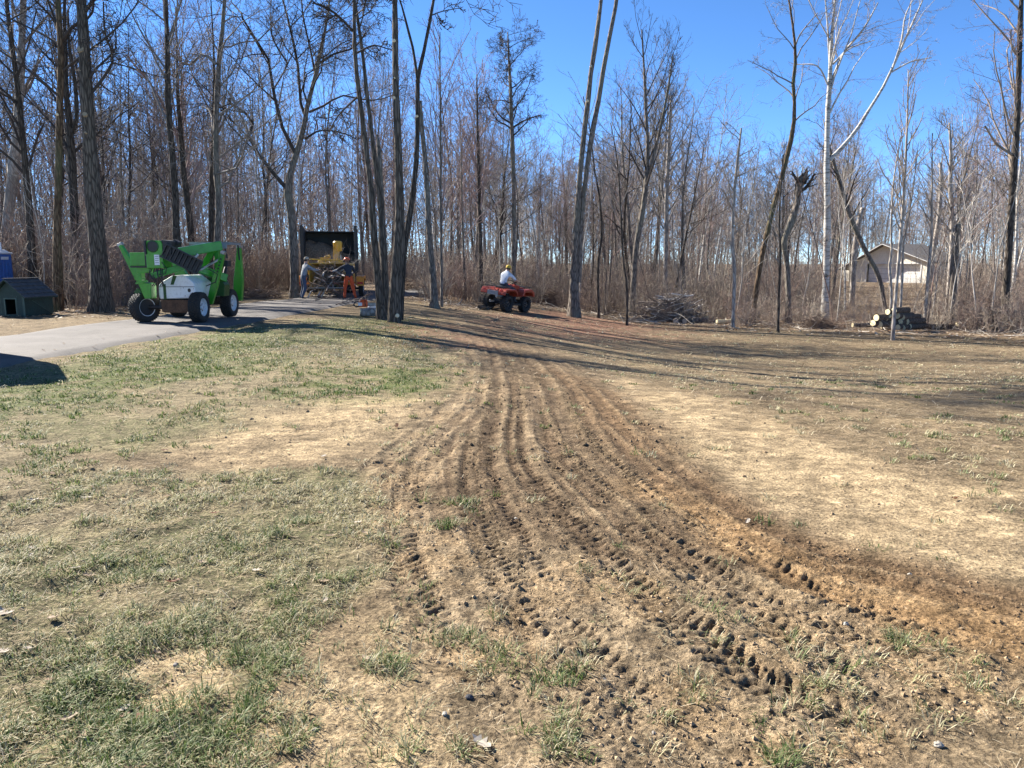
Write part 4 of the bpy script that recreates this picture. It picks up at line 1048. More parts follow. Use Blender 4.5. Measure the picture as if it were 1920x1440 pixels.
# ------------------------------------------------------------------ the woods
def forest_kind(seed, bm, tm, style, H, r, lean=.05, t0=.4, cnt=16, Lf=.28, ang=.65, fork=False):
    rg = random.Random(seed)
    d = unit((rg.gauss(0, lean), rg.gauss(0, lean), 1))
    p, q, _ = go(rg, (0, 0, -.15), d, H, r, r * .12, 12, .035, .02)
    P, Rr_ = smooth_path(p, q, 14)
    st = STY[style]; out = [[] for _ in st['n']]; big = []
    for a, b_, L in limbs_from(rg, [tuple(v) for v in P], list(Rr_), t0, .99, cnt, Lf, ang, st, .5):
        big.append((a, b_)); sub_branches(rg, out, a, b_, L, 0, st)
    tmh = trunk_mesh('trunk', P, Rr_, 8, .5, seed)
    tmh.materials.append(bm)
    cm = crown_mesh('crown', big, out); cm.materials.append(tm)
    return tmh, cm
KINDS_ = []
for i in range(4): KINDS_.append(('grey', 12., *forest_kind(300 + i, B_GREY, TW_GREY, 'twiggy', 12, .085 + .014 * i, .05, .38, 17, .3, .7)))
for i in range(3): KINDS_.append(('dark', 12., *forest_kind(320 + i, B_DARK, TW_DARK, 'twiggy', 12, .08 + .014 * i, .07, .35, 15, .33, .85)))
for i in range(3): KINDS_.append(('budding', 12., *forest_kind(340 + i, B_GREY, TW_RED, 'twiggy', 12, .07 + .01 * i, .04, .30, 20, .32, .5)))
for i in range(3): KINDS_.append(('birch', 12., *forest_kind(360 + i, B_BIRCH, TW_TAN, 'twiggy', 12, .07 + .01 * i, .06, .42, 16, .26, .6)))
for i in range(2): KINDS_.append(('pole', 12., *forest_kind(380 + i, B_PALE, TW_TAN, 'twiggy', 12, .05, .07, .45, 11, .22, .6)))
LAB = dict(grey=('tree', 'bare grey tree in the woods behind the clearing', 'grey trees of the woods'), dark=('tree', 'bare dark-barked tree in the woods behind the clearing', 'dark-barked trees of the woods'),
           budding=('maple_tree', 'bare maple with reddish buds in the woods behind the clearing', 'budding maples of the woods'), birch=('birch_tree', 'slender whitish birch in the woods behind the clearing', 'birches of the woods'),
           pole=('young_tree', 'pale pole-thin young tree in the woods behind the clearing', 'pole-thin young trees of the woods'))
def top_y(px):
    return np.interp(px, [-300, 0, 300, 450, 760, 840, 900, 1060, 1120, 1180, 1280, 1340, 1420, 1480, 1560, 1640, 1700, 1790, 1860, 1920, 2200], [20, 20, 40, 60, 120, 190, 225, 250, 230, 150, 165, 240, 290, 215, 190, 240, 250, 205, 165, 130, 100])
rg = random.Random(77)
spots = []
def blocked(x, y):
    if -12.5 < x < -4.2 and y < 50: return True                     # the drive, the chipper and its truck
    if 31 < x < 46 and y > 70: return True                          # the garage
    gx_ = x / y
    if .44 < gx_ < .55 and 34 < y < 71 and rg.random() < .85: return True
    return False
tries = 0
while len(spots) < 210 and tries < 20000:
    tries += 1
    y = 32 + 46 * rg.random() ** .8; x = (rg.random() * 2 - 1) * (.76 * y + 4)
    if float(woods_d(np.array([x]), np.array([y]))[0]) < 2.5 or blocked(x, y): continue
    if x / y < -.07 and rg.random() < .22: continue
    if any((x - a) ** 2 + (y - b_) ** 2 < 1.1 for a, b_ in spots): continue
    spots.append((x, y))
spots.sort(key=lambda s: s[1])
for x, y in spots:
    px = 960 + x / y * FPX
    wts = dict(grey=4, dark=3.2 if px < 900 else 1.6, budding=3, birch=1.2 if px < 1000 else 3.2, pole=1 if px < 1000 else 3)
    k = rg.choices(KINDS_, [wts[a[0]] / sum(1 for q in KINDS_ if q[0] == a[0]) for a in KINDS_])[0]
    h = (490 - float(top_y(px))) / FPX * y * (.74 + .38 * rg.random()) + 1.6
    if k[0] == 'pole': h *= .8
    h = max(5.0, min(20, h))
    nm, lb, gp = LAB[k[0]]
    rgn = [a for lim, a in ((300, 'behind the green lift'), (560, 'left of the chipper'), (860, 'behind the chip truck'), (1080, 'behind the quad bike'), (1400, 'behind the grey branch pile'), (1600, 'around the white birch'), (1780, 'beside the garage'), (9999, 'at the right edge')) if px < lim][0]
    lb = lb.replace('in the woods behind the clearing', ('deep ' if y > 52 else '') + 'in the woods ' + rgn); gp = gp + (' deep' if y > 52 else '') + ' ' + rgn
    t = thing(nm, lb, 'tree', (x, y, gz(x, y)), rg.random() * 6.283, gp)
    s = h / k[1]; w = s ** .6 * (.8 + .5 * rg.random())
    t.scale = (w, w, s)
    put('trunk', k[2], None, t); put('crown', k[3], None, t)

# regions that tell the forest trees apart
# the far woods beyond, and saplings and shrubs under the trees: three masses
rg = random.Random(5); rngf = np.random.default_rng(5)
far_shapes = []
for i in range(8):
    sp, tp = [], []
    p, q, _ = go(rg, (0, 0, -.2), unit((rg.gauss(0, .05), rg.gauss(0, .05), 1)), 12, .085, .018, 8, .04, .02); sp.append((p, q))
    for j in range(20):
        f = .18 + .81 * (j + rg.random()) / 20; ii = min(int(f * 7), 6); u = f * 7 - ii
        b0 = tuple(p[ii][c_] + (p[ii + 1][c_] - p[ii][c_]) * u for c_ in range(3)); a = rg.random() * 6.283
        L = 12 * .24 * (1.25 - f) * (.6 + .7 * rg.random())
        m_, mr, dd = go(rg, b0, unit((math.cos(a) * .8, math.sin(a) * .8, .8)), L, .028, .012, 5, .14, .04); tp.append((m_, mr))
        for e in range(6):
            k2 = 1 + rg.randrange(4); m3, r3, d3 = go(rg, m_[k2], side_dir(rg, dd, .7), L * .5, .015, .009, 4, .15, .03); tp.append((m3, r3))
            for e2 in range(3): tp.append(go(rg, m3[1 + rg.randrange(3)], side_dir(rg, d3, .7), L * .28, .008, .006, 3, .15, .03)[:2])
    V, F = merge([tubes(sp, 6), tubes(tp, 3)]); far_shapes.append(np_mesh('far_tree_shape', V, F, True))
P_, Y_, S_, T_, K_ = [], [], [], [], []
FT = np.array([(.24, .215, .195), (.29, .26, .235), (.19, .165, .15), (.36, .33, .30), (.27, .215, .195)])
while len(P_) < 620:
    y = 72 + 80 * rg.random(); x = (rg.random() * 2 - 1) * (.80 * y + 8)
    if 30 < x < 48 and y < 96: continue
    px = 960 + x / y * FPX
    if px < 860 and rg.random() < .3: continue
    h = ((490 - float(top_y(px))) * .80 / FPX * y + 1.6) * (.6 + .45 * rg.random()); h = max(6, min(20, h)) / 12
    P_.append((x, y, gz(x, y))); Y_.append(rg.random() * 6.283); S_.append((h ** .7, h ** .7, h)); T_.append(FT[rg.randrange(5)] * (.8 + .4 * rg.random())); K_.append(rg.randrange(8))
scatter('far_woods', far_shapes, tone_inst('far_wood'), P_, Y_, S_, T_, K_)

sap = []
for i in range(8):
    sp, tp = [], []
    H = 4.5 + 2.5 * rg.random()
    p, q, _ = go(rg, (0, 0, -.1), unit((rg.gauss(0, .08), rg.gauss(0, .08), 1)), H, .026, .006, 8, .06, .03); sp.append((p, q))
    for j in range(12):
        f = .25 + .72 * (j + rg.random()) / 12; ii = min(int(f * 7), 6); u = f * 7 - ii
        b0 = tuple(p[ii][c_] + (p[ii + 1][c_] - p[ii][c_]) * u for c_ in range(3)); a = rg.random() * 6.283
        m_, mr, dd = go(rg, b0, unit((math.cos(a) * .7, math.sin(a) * .7, .8)), H * .25 * (1.3 - f), .010, .005, 4, .12, .05); tp.append((m_, mr))
        for e in range(3): tp.append(go(rg, m_[1 + rg.randrange(3)], side_dir(rg, dd, .6), H * .1, .006, .004, 3, .12, .05)[:2])
    V, F = merge([tubes(sp, 5), tubes(tp, 3)]); sap.append(np_mesh('sapling_shape', V, F, True))
P_, Y_, S_, T_, K_ = [], [], [], [], []
ST = np.array([(.12, .095, .08), (.22, .18, .15), (.34, .30, .26), (.20, .13, .10), (.42, .38, .33)])
while len(P_) < 420:
    y = 27 + 48 * rg.random() ** .9; x = (rg.random() * 2 - 1) * (.78 * y + 4)
    wd = float(woods_d(np.array([x]), np.array([y]))[0])
    if wd < 2 or (-12.5 < x < -4.2 and y < 52): continue
    if 31 < x < 46 and y > 72: continue
    if .425 < x / y < .55 and y > 36 and rg.random() < .75: continue
    px = 960 + x / y * FPX
    P_.append((x, y, gz(x, y))); Y_.append(rg.random() * 6.283); k = .6 + .7 * rg.random(); S_.append((k, k, k)); T_.append(ST[rg.choices(range(5), [3, 3, 2, 2, 2 if px > 1000 else .5])[0]] * (.8 + .4 * rg.random())); K_.append(rg.randrange(8))
scatter('sapling_thicket', sap, tone_inst('thicket_stems'), P_, Y_, S_, T_, K_)

# undergrowth: shrubs, canes and dead stalks along and inside the edge of the woods
rg = random.Random(11)
protos = []
for i in range(16):
    P_ = []; hgt = .9 + 1.1 * rg.random()
    for s_ in range(11):
        a = rg.random() * 6.283; L = hgt * (.5 + .65 * rg.random())
        p, q, d = go(rg, (math.cos(a) * .3 * rg.random(), math.sin(a) * .3 * rg.random(), -.05), unit((math.cos(a) * .32, math.sin(a) * .32, 1)), L, .008, .0035, 5, .12, .02)
        P_.append((p, q))
        for e in range(5):
            m_, mr, dd = go(rg, p[1 + rg.randrange(4)], side_dir(rg, d, .75), L * .38, .0055, .003, 4, .17, .03); P_.append((m_, mr))
            P_.append(go(rg, m_[2], side_dir(rg, dd, .8), L * .16, .004, .003, 3, .15, .03)[:2])
    pv, pf = tubes(P_, 3); protos.append(np_mesh('shrub_shape', pv, pf, True))
SH = np.array([(.22, .16, .13), (.275, .205, .16), (.34, .28, .215), (.21, .18, .16), (.42, .355, .275), (.23, .155, .125)])
P_, Y_, S_, T_, K_ = [], [], [], [], []
while len(P_) < 4700:
    y = 23 + 60 * rg.random() ** 1.4; x = (rg.random() * 2 - 1) * (.78 * y + 4)
    wd = float(woods_d(np.array([x]), np.array([y]))[0])
    px = 960 + x / y * FPX
    if wd < (.5 if px > 1050 else 1.0) + rg.random() * 1.5: continue
    if -12.2 < x < -4.0 and 30 < y < 52: continue
    if x < -14.5 and y < 28.2: continue
    if 30 < x < 46 and 72 < y < 94: continue
    if .425 < x / y < .55 and y > 36 and rg.random() < .6: continue
    lowz = px > 1050 and wd < 6
    if lowz and rg.random() < .15: continue
    gar = .40 < x / y < .56 and y > 30
    s_ = (.42 if gar else 1) * (.7 + .75 * rg.random()) * (1.35 if px < 560 else 1.0) * (.62 if lowz else 1) * (.8 if y > 48 else 1)
    P_.append((x, y, gz(x, y))); Y_.append(rg.random() * 6.283); S_.append((s_, s_, s_ * (.85 + .4 * rg.random())))
    T_.append(SH[rg.choices(range(6), [3, 3, 2 + (px > 900) * 2, 2, 1 + (px > 900) * 2, 2])[0]] * (.75 + .5 * rg.random())); K_.append(rg.randrange(16))
for i in range(700):
    y = 62 + 60 * rg.random(); x = (rg.random() * 2 - 1) * (.72 * y + 4)
    if 30 < x < 48 and y < 97: continue
    k = 1.6 + 1.4 * rg.random(); P_.append((x, y, gz(x, y))); Y_.append(rg.random() * 6.283); S_.append((k, k, k)); T_.append(SH[rg.choices(range(6), [1, 2, 3, 1, 4, 1])[0]] * (.9 + .4 * rg.random())); K_.append(rg.randrange(16))
scatter('undergrowth', protos, tone_inst('brush_stems'), P_, Y_, S_, T_, K_)

# twigs and limbs lying along the edge of the woods
rg = random.Random(19); lie = []
while len(lie) < 900:
    y = 22 + 22 * rg.random(); x = rg.uniform(-.35, .8) * y
    wd = float(woods_d(np.array([x]), np.array([y]))[0])
    if not -.4 < wd < 5 or (-12.2 < x < -4.0) or rg.random() > math.exp(-abs(wd - .6) / 1.6): continue
    a = rg.random() * 6.283; L = .4 + 1.3 * rg.random() ** 2; r = .006 + .016 * rg.random() ** 2; z = gz(x, y)
    p, q, d = go(rg, (x, y, z + .03), unit((math.cos(a), math.sin(a), .12 + .2 * rg.random())), L, r, r * .4, 5, .14, -.05)
    p = [(u, v, max(w, gz(u, v) + .012)) for u, v, w in p]; lie.append((p, q))
    for e in range(2):
        m_, mr, _ = go(rg, p[1 + rg.randrange(3)], side_dir(rg, d, .7), L * .4, r * .5, .003, 5, .18, 0)
        lie.append(([(u, v, max(w, gz(u, v) + .012)) for u, v, w in m_], mr))
V, F = tubes(lie, 4)
T = np.repeat(np.array([(.40, .35, .29), (.26, .2, .155), (.15, .115, .09), (.50, .45, .38)])[np.random.default_rng(2).integers(0, 4, len(lie))], 20, 0)
put('fallen_twigs', np_mesh('fallen_twigs', V, F, True, T), vcol('lying_twigs', .9), kind='stuff')
# ------------------------------------------------------------------ paints of the built things
P_GREEN = paint('green_paint', (.034, .27, .012), .36, 0, .18, 3, (.05, .06, .03), .3)
P_GREEND = paint('dark_green_paint', (.012, .075, .008), .5, 0, .2, 3)
P_WHITE = paint('white_cover', (.74, .74, .72), .4, 0, .06, 3, (.35, .31, .25), .35)
P_BLACK = paint('black_steel', (.018, .018, .019), .55, 0, .25, 8, (.09, .07, .05), .3)
P_RUBBER = paint('rubber', (.022, .021, .020), .85, 0, .3, 12, (.12, .09, .06), .45)
P_RIM = paint('white_rim', (.62, .62, .62), .45, .1, .1, 8, (.2, .16, .12), .35)
P_STEEL = paint('worn_steel', (.33, .32, .30), .42, .7, .2, 9)
P_GREY = paint('grey_platform', (.23, .25, .27), .5, 0, .15, 3)
P_RUST = paint('rusty_skirt', (.13, .062, .030), .7, .1, .4, 5, (.05, .03, .02), .5)
P_YELLOW = paint('yellow_paint', (.62, .36, .035), .42, 0, .18, 3, (.14, .10, .05), .4)
P_ORANGE = paint('orange_fender', (.72, .27, .02), .4, 0, .12, 4)
P_RED = paint('red_plastic', (.40, .050, .022), .38, 0, .25, 5, (.16, .09, .055), .6)
P_LRED = paint('tail_light_red', (.5, .03, .02), .2, 0, .1, 8, (.3, .02, .02), .1)
P_SEAT = paint('black_seat', (.022, .022, .024), .6, 0, .2, 12)
P_TRUCK = paint('dark_truck_steel', (.035, .038, .036), .6, .1, .35, 2, (.10, .075, .05), .5)
P_TRUCKW = paint('truck_cab_white', (.6, .6, .58), .35, 0, .03, 2, (.4, .38, .34), .15)
P_GLASS = paint('dark_glass', (.02, .025, .03), .08, 0, .1, 2)
P_DOGH = paint('dark_green_boards', (.012, .040, .034), .65, 0, .25, 5, (.04, .05, .045), .4)
P_DOGT = paint('green_trim', (.05, .10, .085), .6, 0, .2, 6)
P_SHING = paint('dark_shingle', (.075, .078, .082), .85, 0, .35, 9, (.14, .13, .12), .4, .3)
P_BLUE = paint('blue_plastic', (.012, .10, .36), .4, 0, .12, 2)
P_PALEP = paint('pale_plastic', (.55, .58, .62), .5, 0, .1, 3)
P_CREAM = paint('cream_siding', (.74, .68, .56), .7, 0, .08, 2)
P_DOORW = paint('garage_door_white', (.70, .68, .64), .6, 0, .06, 2)
P_ROOF = paint('weathered_roof', (.13, .115, .105), .9, 0, .3, 3)
P_LABEL = paint('decal_white', (.7, .72, .72), .5, 0, .06, 20)
P_HOSE = paint('black_hose', (.014, .014, .015), .5, 0, .2, 20)
P_CHIP = plain('wood_chips', (.20, .145, .095), .95, .5, 18)
P_SAWO = paint('saw_orange', (.68, .10, .018), .4, 0, .1, 20)
CUTP = plain('pale_cut_log_end', (.78, .66, .40), .85, .16, 22)
B_LOG = bark('log_bark', (.05, .037, .028), (.20, .15, .11), 22, .3, None)
DARKW = plain('dark_dead_wood', (.19, .16, .138), .9, .35, 5)
DEADW = plain('weathered_dead_wood', (.62, .57, .51), .9, .3, 5)
BROWNW = plain('brown_dead_wood', (.19, .135, .10), .9, .35, 5)

# ------------------------------------------------------------------ wheels
def tyre_mesh(name, r, w, kind):
    b = MB(); h = w / 2; ri = r * (.60 if kind != 'road' else .62)
    b.lathe([(-h * .78, ri), (-h * .95, ri + (r - ri) * .25), (-h, ri + (r - ri) * .55), (-h * .9, r * .94), (-h * .6, r * .975), (0, r * .985), (h * .6, r * .975), (h * .9, r * .94), (h, ri + (r - ri) * .55), (h * .95, ri + (r - ri) * .25), (h * .78, ri)], (0, 0, 0), 'x', 32)
    n = {'turf': 34, 'atv': 18, 'road': 40}[kind]; lug = {'turf': .018, 'atv': .030, 'road': .010}[kind]
    for k in range(n):
        for row, x in enumerate({'turf': (-.72, -.36, 0, .36, .72), 'atv': (-.62, .62), 'road': (-.6, 0, .6)}[kind]):
            a = 2 * math.pi * (k + (.5 if row % 2 else 0)) / n
            M = Matrix.Rotation(a, 4, 'X') @ Matrix.Translation((x * h, 0, r * (.975 if abs(x) < .6 else .955)))
            if kind == 'atv': M = M @ Matrix.Rotation(.5 * (1 if x > 0 else -1), 4, 'Z')
            ln = 2 * math.pi * r / n
            dx, dy = {'turf': (.27 * h, ln * .55), 'atv': (.8 * h, ln * .38), 'road': (.45 * h, ln * .75)}[kind]
            o = [(-dx / 2, -dy / 2, 0), (dx / 2, -dy / 2, 0), (dx / 2, dy / 2, 0), (-dx / 2, dy / 2, 0)]
            b.add(o + [(p[0] * .85, p[1] * .8, lug) for p in o], [(4, 5, 6, 7), (0, 1, 5, 4), (1, 2, 6, 5), (2, 3, 7, 6), (3, 0, 4, 7)], M)
    return b.mesh(name, True)
def rim_mesh(name, r, w, holes=5):
    b = MB(); h = w / 2
    b.lathe([(h * .80, r), (h * .84, r * .97), (h * .74, r * .92), (h * .35, r * .86), (h * .28, r * .62), (h * .42, r * .50), (h * .42, r * .28), (h * .62, r * .26), (h * .66, r * .20), (h * .66, .001)], (0, 0, 0), 'x', 28)
    b.lathe([(-h * .80, r), (-h * .74, r * .92), (-h * .2, r * .85), (-h * .1, .001)], (0, 0, 0), 'x', 28)
    return b.mesh(name, True)
def nuts_mesh(name, r, w, n=5):
    b = MB(); h = w / 2
    for k in range(n):
        a = 2 * math.pi * k / n; c = (h * .42, r * .39 * math.cos(a), r * .39 * math.sin(a))
        b.cyl(c, (h * .42 + .02, c[1], c[2]), .018, .018, 6)
    return b.mesh(name)
WH = {}
def wheel(parent, key, c, r, w, kind, rim_mat, out=1, steer=0.0):
    if key not in WH:
        t = tyre_mesh('tyre', r, w, kind); t.materials.append(P_RUBBER)
        q = rim_mesh('rim', r * (.60 if kind != 'road' else .62), w); q.materials.append(rim_mat)
        u = nuts_mesh('wheel_nuts', r * .6, w); u.materials.append(P_STEEL)
        WH[key] = (t, q, u)
        h_ = MB().lathe([(-w / 2 * .74, r * .60), (-w / 2 * .74, .001)], (0, 0, 0), 'x', 24).mesh('inner_hub'); h_.materials.append(P_BLACK)
        WH[key] = (t, q, u, h_)
    e = put('wheel', None, None, parent)
    e.location = c; e.rotation_euler = (0, 0, (0 if out > 0 else math.pi) + steer)
    for nme, m_ in zip(('tyre', 'rim', 'wheel_nuts', 'inner_hub'), WH[key]): put(nme, m_, None, e)
    return e

# ------------------------------------------------------------------ the green lift
def build_lift():
    x0, y0 = -8.65, 19.35
    L = thing('boom_lift', 'bright green self-propelled boom lift with raised outriggers on the drive', 'boom lift', (x0, y0, gz(x0, y0) + .055), R(-1))
    r = .375
    for i, (x, y, out, st) in enumerate(((.74, 0, 1, 0), (-.64, -.02, -1, R(-28)), (.72, 2.05, 1, 0), (-.72, 2.05, -1, 0))):
        wheel(L, 'lift', (x, y, r), r, .30, 'turf', P_RIM, out, st)
    MB().cyl((-.62, 0, r), (.62, 0, r), .055, n=10).cyl((-.62, 2.05, r), (.62, 2.05, r), .055, n=10).build('axle', P_BLACK, L, smooth=True)
    b = MB().box((0, 1.28, .55), (.62, 2.15, .22)).box((0, .05, .46), (.5, .2, .14)).box((0, 2.05, .48), (.9, .3, .16))
    b.build('chassis', P_BLACK, L, .01)
    b = MB().prism([(-.50, .26), (-.42, .24), (.28, .24), (.34, .30), (.34, .56), (-.52, .56)], 'y', -.50, -.46).prism([(-.50, .26), (-.46, .26), (-.48, .56), (-.52, .56)], 'y', -.46, .1)
    b.build('mud_skirt', P_RUST, L, .012)
    prof = [(-.58, .58), (-.60, .70), (-.59, .93), (-.50, 1.0), (-.16, 1.16), (.16, 1.185), (.28, 1.16), (.55, .98), (.57, .72), (.50, .60)]
    cover = MB().prism(prof, 'y', -.45, .62).build('engine_cover', P_WHITE, L, .03)
    MB().box((-.395, -.453, .755), (.085, .012, .36)).beam((-.395, -.456, .94), (-.395, -.30, 1.11), .085, .012).build('stripe', P_GREEND, cover)
    MB().prism([(-.20, .94), (-.10, .94), (.02, 1.165), (-.10, 1.165)], 'y', -.458, -.452).build('stripe', P_GREEND, cover)
    MB().cyl((.38, -.455, .80), (.38, -.44, .80), .05, n=14).build('filler_hole', P_BLACK, cover)
    for x, z in ((.20, .86), (.52, .84), (.46, .66), (.24, .66)):
        MB().cyl((x, -.462, z), (x, -.44, z), .013, n=8).build('bolt', P_STEEL, cover)
    MB().prism([(-.58, .88), (.56, .88), (.56, .895), (-.58, .895)], 'y', -.4525, -.449).build('cover_seam', P_BLACK, cover)
    # left post that carries the controls
    MB().prism([(-.66, .60), (-.50, .60), (-.48, .98), (-.80, 1.0)], 'y', -.28, .02).prism([(-.86, 1.22), (-.52, 1.24), (-.52, 1.38), (-.86, 1.40)], 'y', -.2, .02).prism([(-.80, 1.0), (-.74, 1.0), (-.74, 1.24), (-.82, 1.24)], 'y', -.2, .0).build('control_post', P_GREEN, L, .012)
    MB().beam((-.84, -.29, .98), (-.55, -.29, 1.04), .05, .05).beam((-.86, -.29, 1.08), (-.60, -.29, 1.10), .04, .04).build('step', P_GREEN, L)
    MB().box((-.74, -.14, 1.57), (.40, .34, .33)).build('control_box', P_GREEN, L, .015)
    MB().box((-.53, -.315, 1.55), (.05, .03, .36)).box((-.73, -.315, 1.385), (.40, .03, .04)).build('box_frame', P_BLACK, L)
    tur = MB().prism([(-.48, 1.35), (-.06, 1.35), (-.06, 1.95), (-.10, 2.02), (-.44, 2.02), (-.48, 1.95)], 'y', -.42, .04).build('turret', P_GREEN, L, .015)
    MB().cyl((-.29, -.435, 1.88), (-.29, -.40, 1.88), .125, n=20).build('round_port', P_BLACK, tur)
    MB().lathe([(-.012, .125), (.0, .15), (.012, .125)], (-.29, -.425, 1.88), 'y', 20).build('port_ring', P_GREEND, tur, smooth=True)
    MB().box((-.21, -.424, 1.555), (.125, .008, .25)).build('decal', P_LABEL, tur)
    for k in range(4): MB().box((-.21, -.430, 1.64 - .05 * k), (.085, .004, .014)).build('printed_line', P_GREY, tur)
    MB().box((-.47, -.43, 1.86), (.05, .06, .34)).build('port_cover', P_BLACK, L, .01)
    MB().box((-.48, -.36, 1.62), (.07, .10, .10)).build('cable_box', P_BLACK, L, .01)
    MB().box((.03, -.22, 1.86), (.26, .36, .34), (0, .12, 0)).box((.17, -.10, 1.98), (.16, .18, .10), (0, .5, 0)).build('boom_head', P_BLACK, L, .02)
    # beams
    MB().beam((-.30, -.34, 1.16), (.48, -.05, 1.42), .20, .16).build('lower_boom', P_GREEN, L, .012)
    MB().beam((-.26, -.455, 1.20), (.42, -.20, 1.43), .03, .03).build('boom_rail', P_GREEN, L)
    MB().beam((.30, .16, 1.46), (1.00, 1.0, 1.08), .22, .20).build('lower_boom', P_GREEN, L, .012)
    MB().prism([(.55, .62), (.95, .60), (.98, .90), (.86, 1.12), (.60, 1.22), (.50, .95)], 'y', 1.12, 1.5).build('boom_mount', P_GREEND, L, .012)
    MB().beam((.16, .25, 1.70), (1.12, 1.05, 1.93), .22, .24).build('upper_boom', P_GREEN, L, .012)
    MB().beam((.10, .14, 1.78), (.9, .80, 1.97), .10, .06).build('boom_cover_strip', paint('teal_strip', (.10, .32, .22), .4), L)
    MB().prism([(1.02, 1.35), (1.12, 1.35), (1.18, 1.98), (1.04, 2.02)], 'y', .92, 1.14).prism([(.62, 1.36), (.80, 1.34), (1.10, 1.80), (.98, 1.88)], 'y', .86, .96).build('knuckle', P_GREEN, L, .012)
    MB().beam((.46, .16, 1.43), (.66, .34, 1.70), .06, .06).build('lift_cylinder', P_STEEL, L, .008)
    MB().beam((.70, .30, 1.30), (.98, .80, 1.56), .05, .05).build('lift_cylinder', P_STEEL, L, .008)
    # hose track hanging across the front of the booms
    a, c = Vector((.06, -.42, 1.80)), Vector((.86, -.20, 1.36)); u = (c - a).normalized(); v = Vector((.18, 0, .33)).normalized()
    tr = MB()
    for s_ in (-1, 1): tr.beam(a + v * .17 * s_, c + v * .17 * s_, .10, .035)
    tr.beam(a + Vector((0, .03, 0)), c + Vector((0, .03, 0)), .03, .30)
    trk = tr.build('hose_track', P_BLACK, L)
    for k in range(9):
        p = a + (c - a) * ((k + .4) / 9)
        MB().beam(p - v * .16, p + v * .16, .085, .022).build('track_link', P_HOSE, trk)
    rg = random.Random(3)
    for k in range(7):
        x = -.42 + .05 * k
        MB().tube([(x, -.36, 1.36), (x + rg.gauss(0, .03), -.44, 1.2), (x + .06 + rg.gauss(0, .05), -.42, 1.02), (x + .02, -.36, .92)], .012, 6).build('hose', P_HOSE, L, smooth=True)
    MB().tube([(-.1, -.42, 1.5), (.05, -.5, 1.34), (.0, -.48, 1.22), (-.2, -.4, 1.2)], .011, 6).build('hose', P_HOSE, L, smooth=True)
    MB().tube([(.9, -.1, 1.34), (1.05, .1, 1.2), (.95, .2, 1.0), (.7, .2, .9)], .014, 6).build('hose', P_HOSE, L, smooth=True)
    # folded basket / platform at the back
    pl = MB().box((.92, 1.65, 1.985), (1.12, .75, .055)).box((.92, 1.28, 1.93), (.44, .05, .16)).box((1.20, 1.28, 1.93), (.34, .04, .15)).build('platform', P_GREY, L, .01)
    MB().box((.90, 1.66, 2.018), (1.18, .80, .012)).build('platform_edge', P_STEEL, pl)
    MB().beam((1.30, 1.30, 1.96), (1.36, 1.28, 1.60), .03, .03).beam((1.42, 1.95, 1.96), (1.44, 1.95, 1.55), .03, .03).build('platform_post', P_BLACK, L)
    MB().box((1.18, 1.5, 1.46), (.30, .26, .16)).beam((1.0, 1.62, 1.96), (1.05, 1.6, 1.46), .07, .07).build('basket_bracket', P_BLACK, L, .015)
    # outriggers, folded up
    def outrigger(bot, top, wb, wt, y, th):
        b0, t0 = Vector(bot), Vector(top); d = (t0 - b0).normalized(); s_ = Vector((d.z, 0, -d.x))
        pr = []
        for q, w in ((b0, wb), (b0 + (t0 - b0) * .38, wb * 1.18), (b0 + (t0 - b0) * .9, wt * 1.25), (t0, wt)): pr.append((q, w))
        prof = [((q - s_ * w / 2).x, (q - s_ * w / 2).z) for q, w in pr] + [((q + s_ * w / 2).x, (q + s_ * w / 2).z) for q, w in reversed(pr)]
        o = MB().prism(prof, 'y', y - th / 2, y + th / 2).build('outrigger', P_GREEN, L, .012)
        MB().beam(t0 - d * .02 - Vector((0, y * 0, 0)), t0 + d * .06, th * 1.1, wt * 1.3, up=(0, 1, 0)).build('foot_pad', P_STEEL, o, .008)
        return o, b0, d
    o, b0, d = outrigger((-.80, 0, .78), (-1.36, 0, 1.92), .15, .08, .12, .12); o.location.y = 0
    o, b0, d = outrigger((.80, 0, .44), (1.22, 0, 1.72), .155, .10, .54, .10)
    for k in range(5):
        p = b0 + d * (.86 + .085 * k)
        MB().cyl((p.x, .475, p.z), (p.x, .486, p.z), .024, n=10).build('pin_hole', P_BLACK, o)
    outrigger((.93, 0, .42), (1.04, 0, 1.90), .22, .09, 2.45, .14)
    outrigger((-.70, 0, .60), (-1.15, 0, 1.85), .28, .10, 2.4, .16)
    for o_ in [c_ for c_ in L.children if c_.name.startswith('outrigger')]:
        for f in o_.children:
            pass
    MB().beam((-.55, -.05, .62), (-.80, -.05, .80), .12, .14).beam((.30, .54, .55), (.82, .54, .52), .12, .14).beam((.35, 2.42, .55), (.95, 2.45, .52), .12, .14).beam((-.35, 2.4, .55), (-.75, 2.4, .68), .12, .14).build('outrigger_bracket', P_GREEND, L, .01)
    MB().box((.60, 1.70, .78), (.34, .40, .30)).cyl((.80, 1.55, 1.1), (.80, 1.75, 1.35), .05, n=10).build('hydraulic_unit', P_BLACK, L, .015)
    MB().box((.80, 1.52, .92), (.24, .02, .20)).build('cream_panel', paint('cream_panel', (.55, .5, .36), .5), L, .005)
    return L
lift = build_lift()
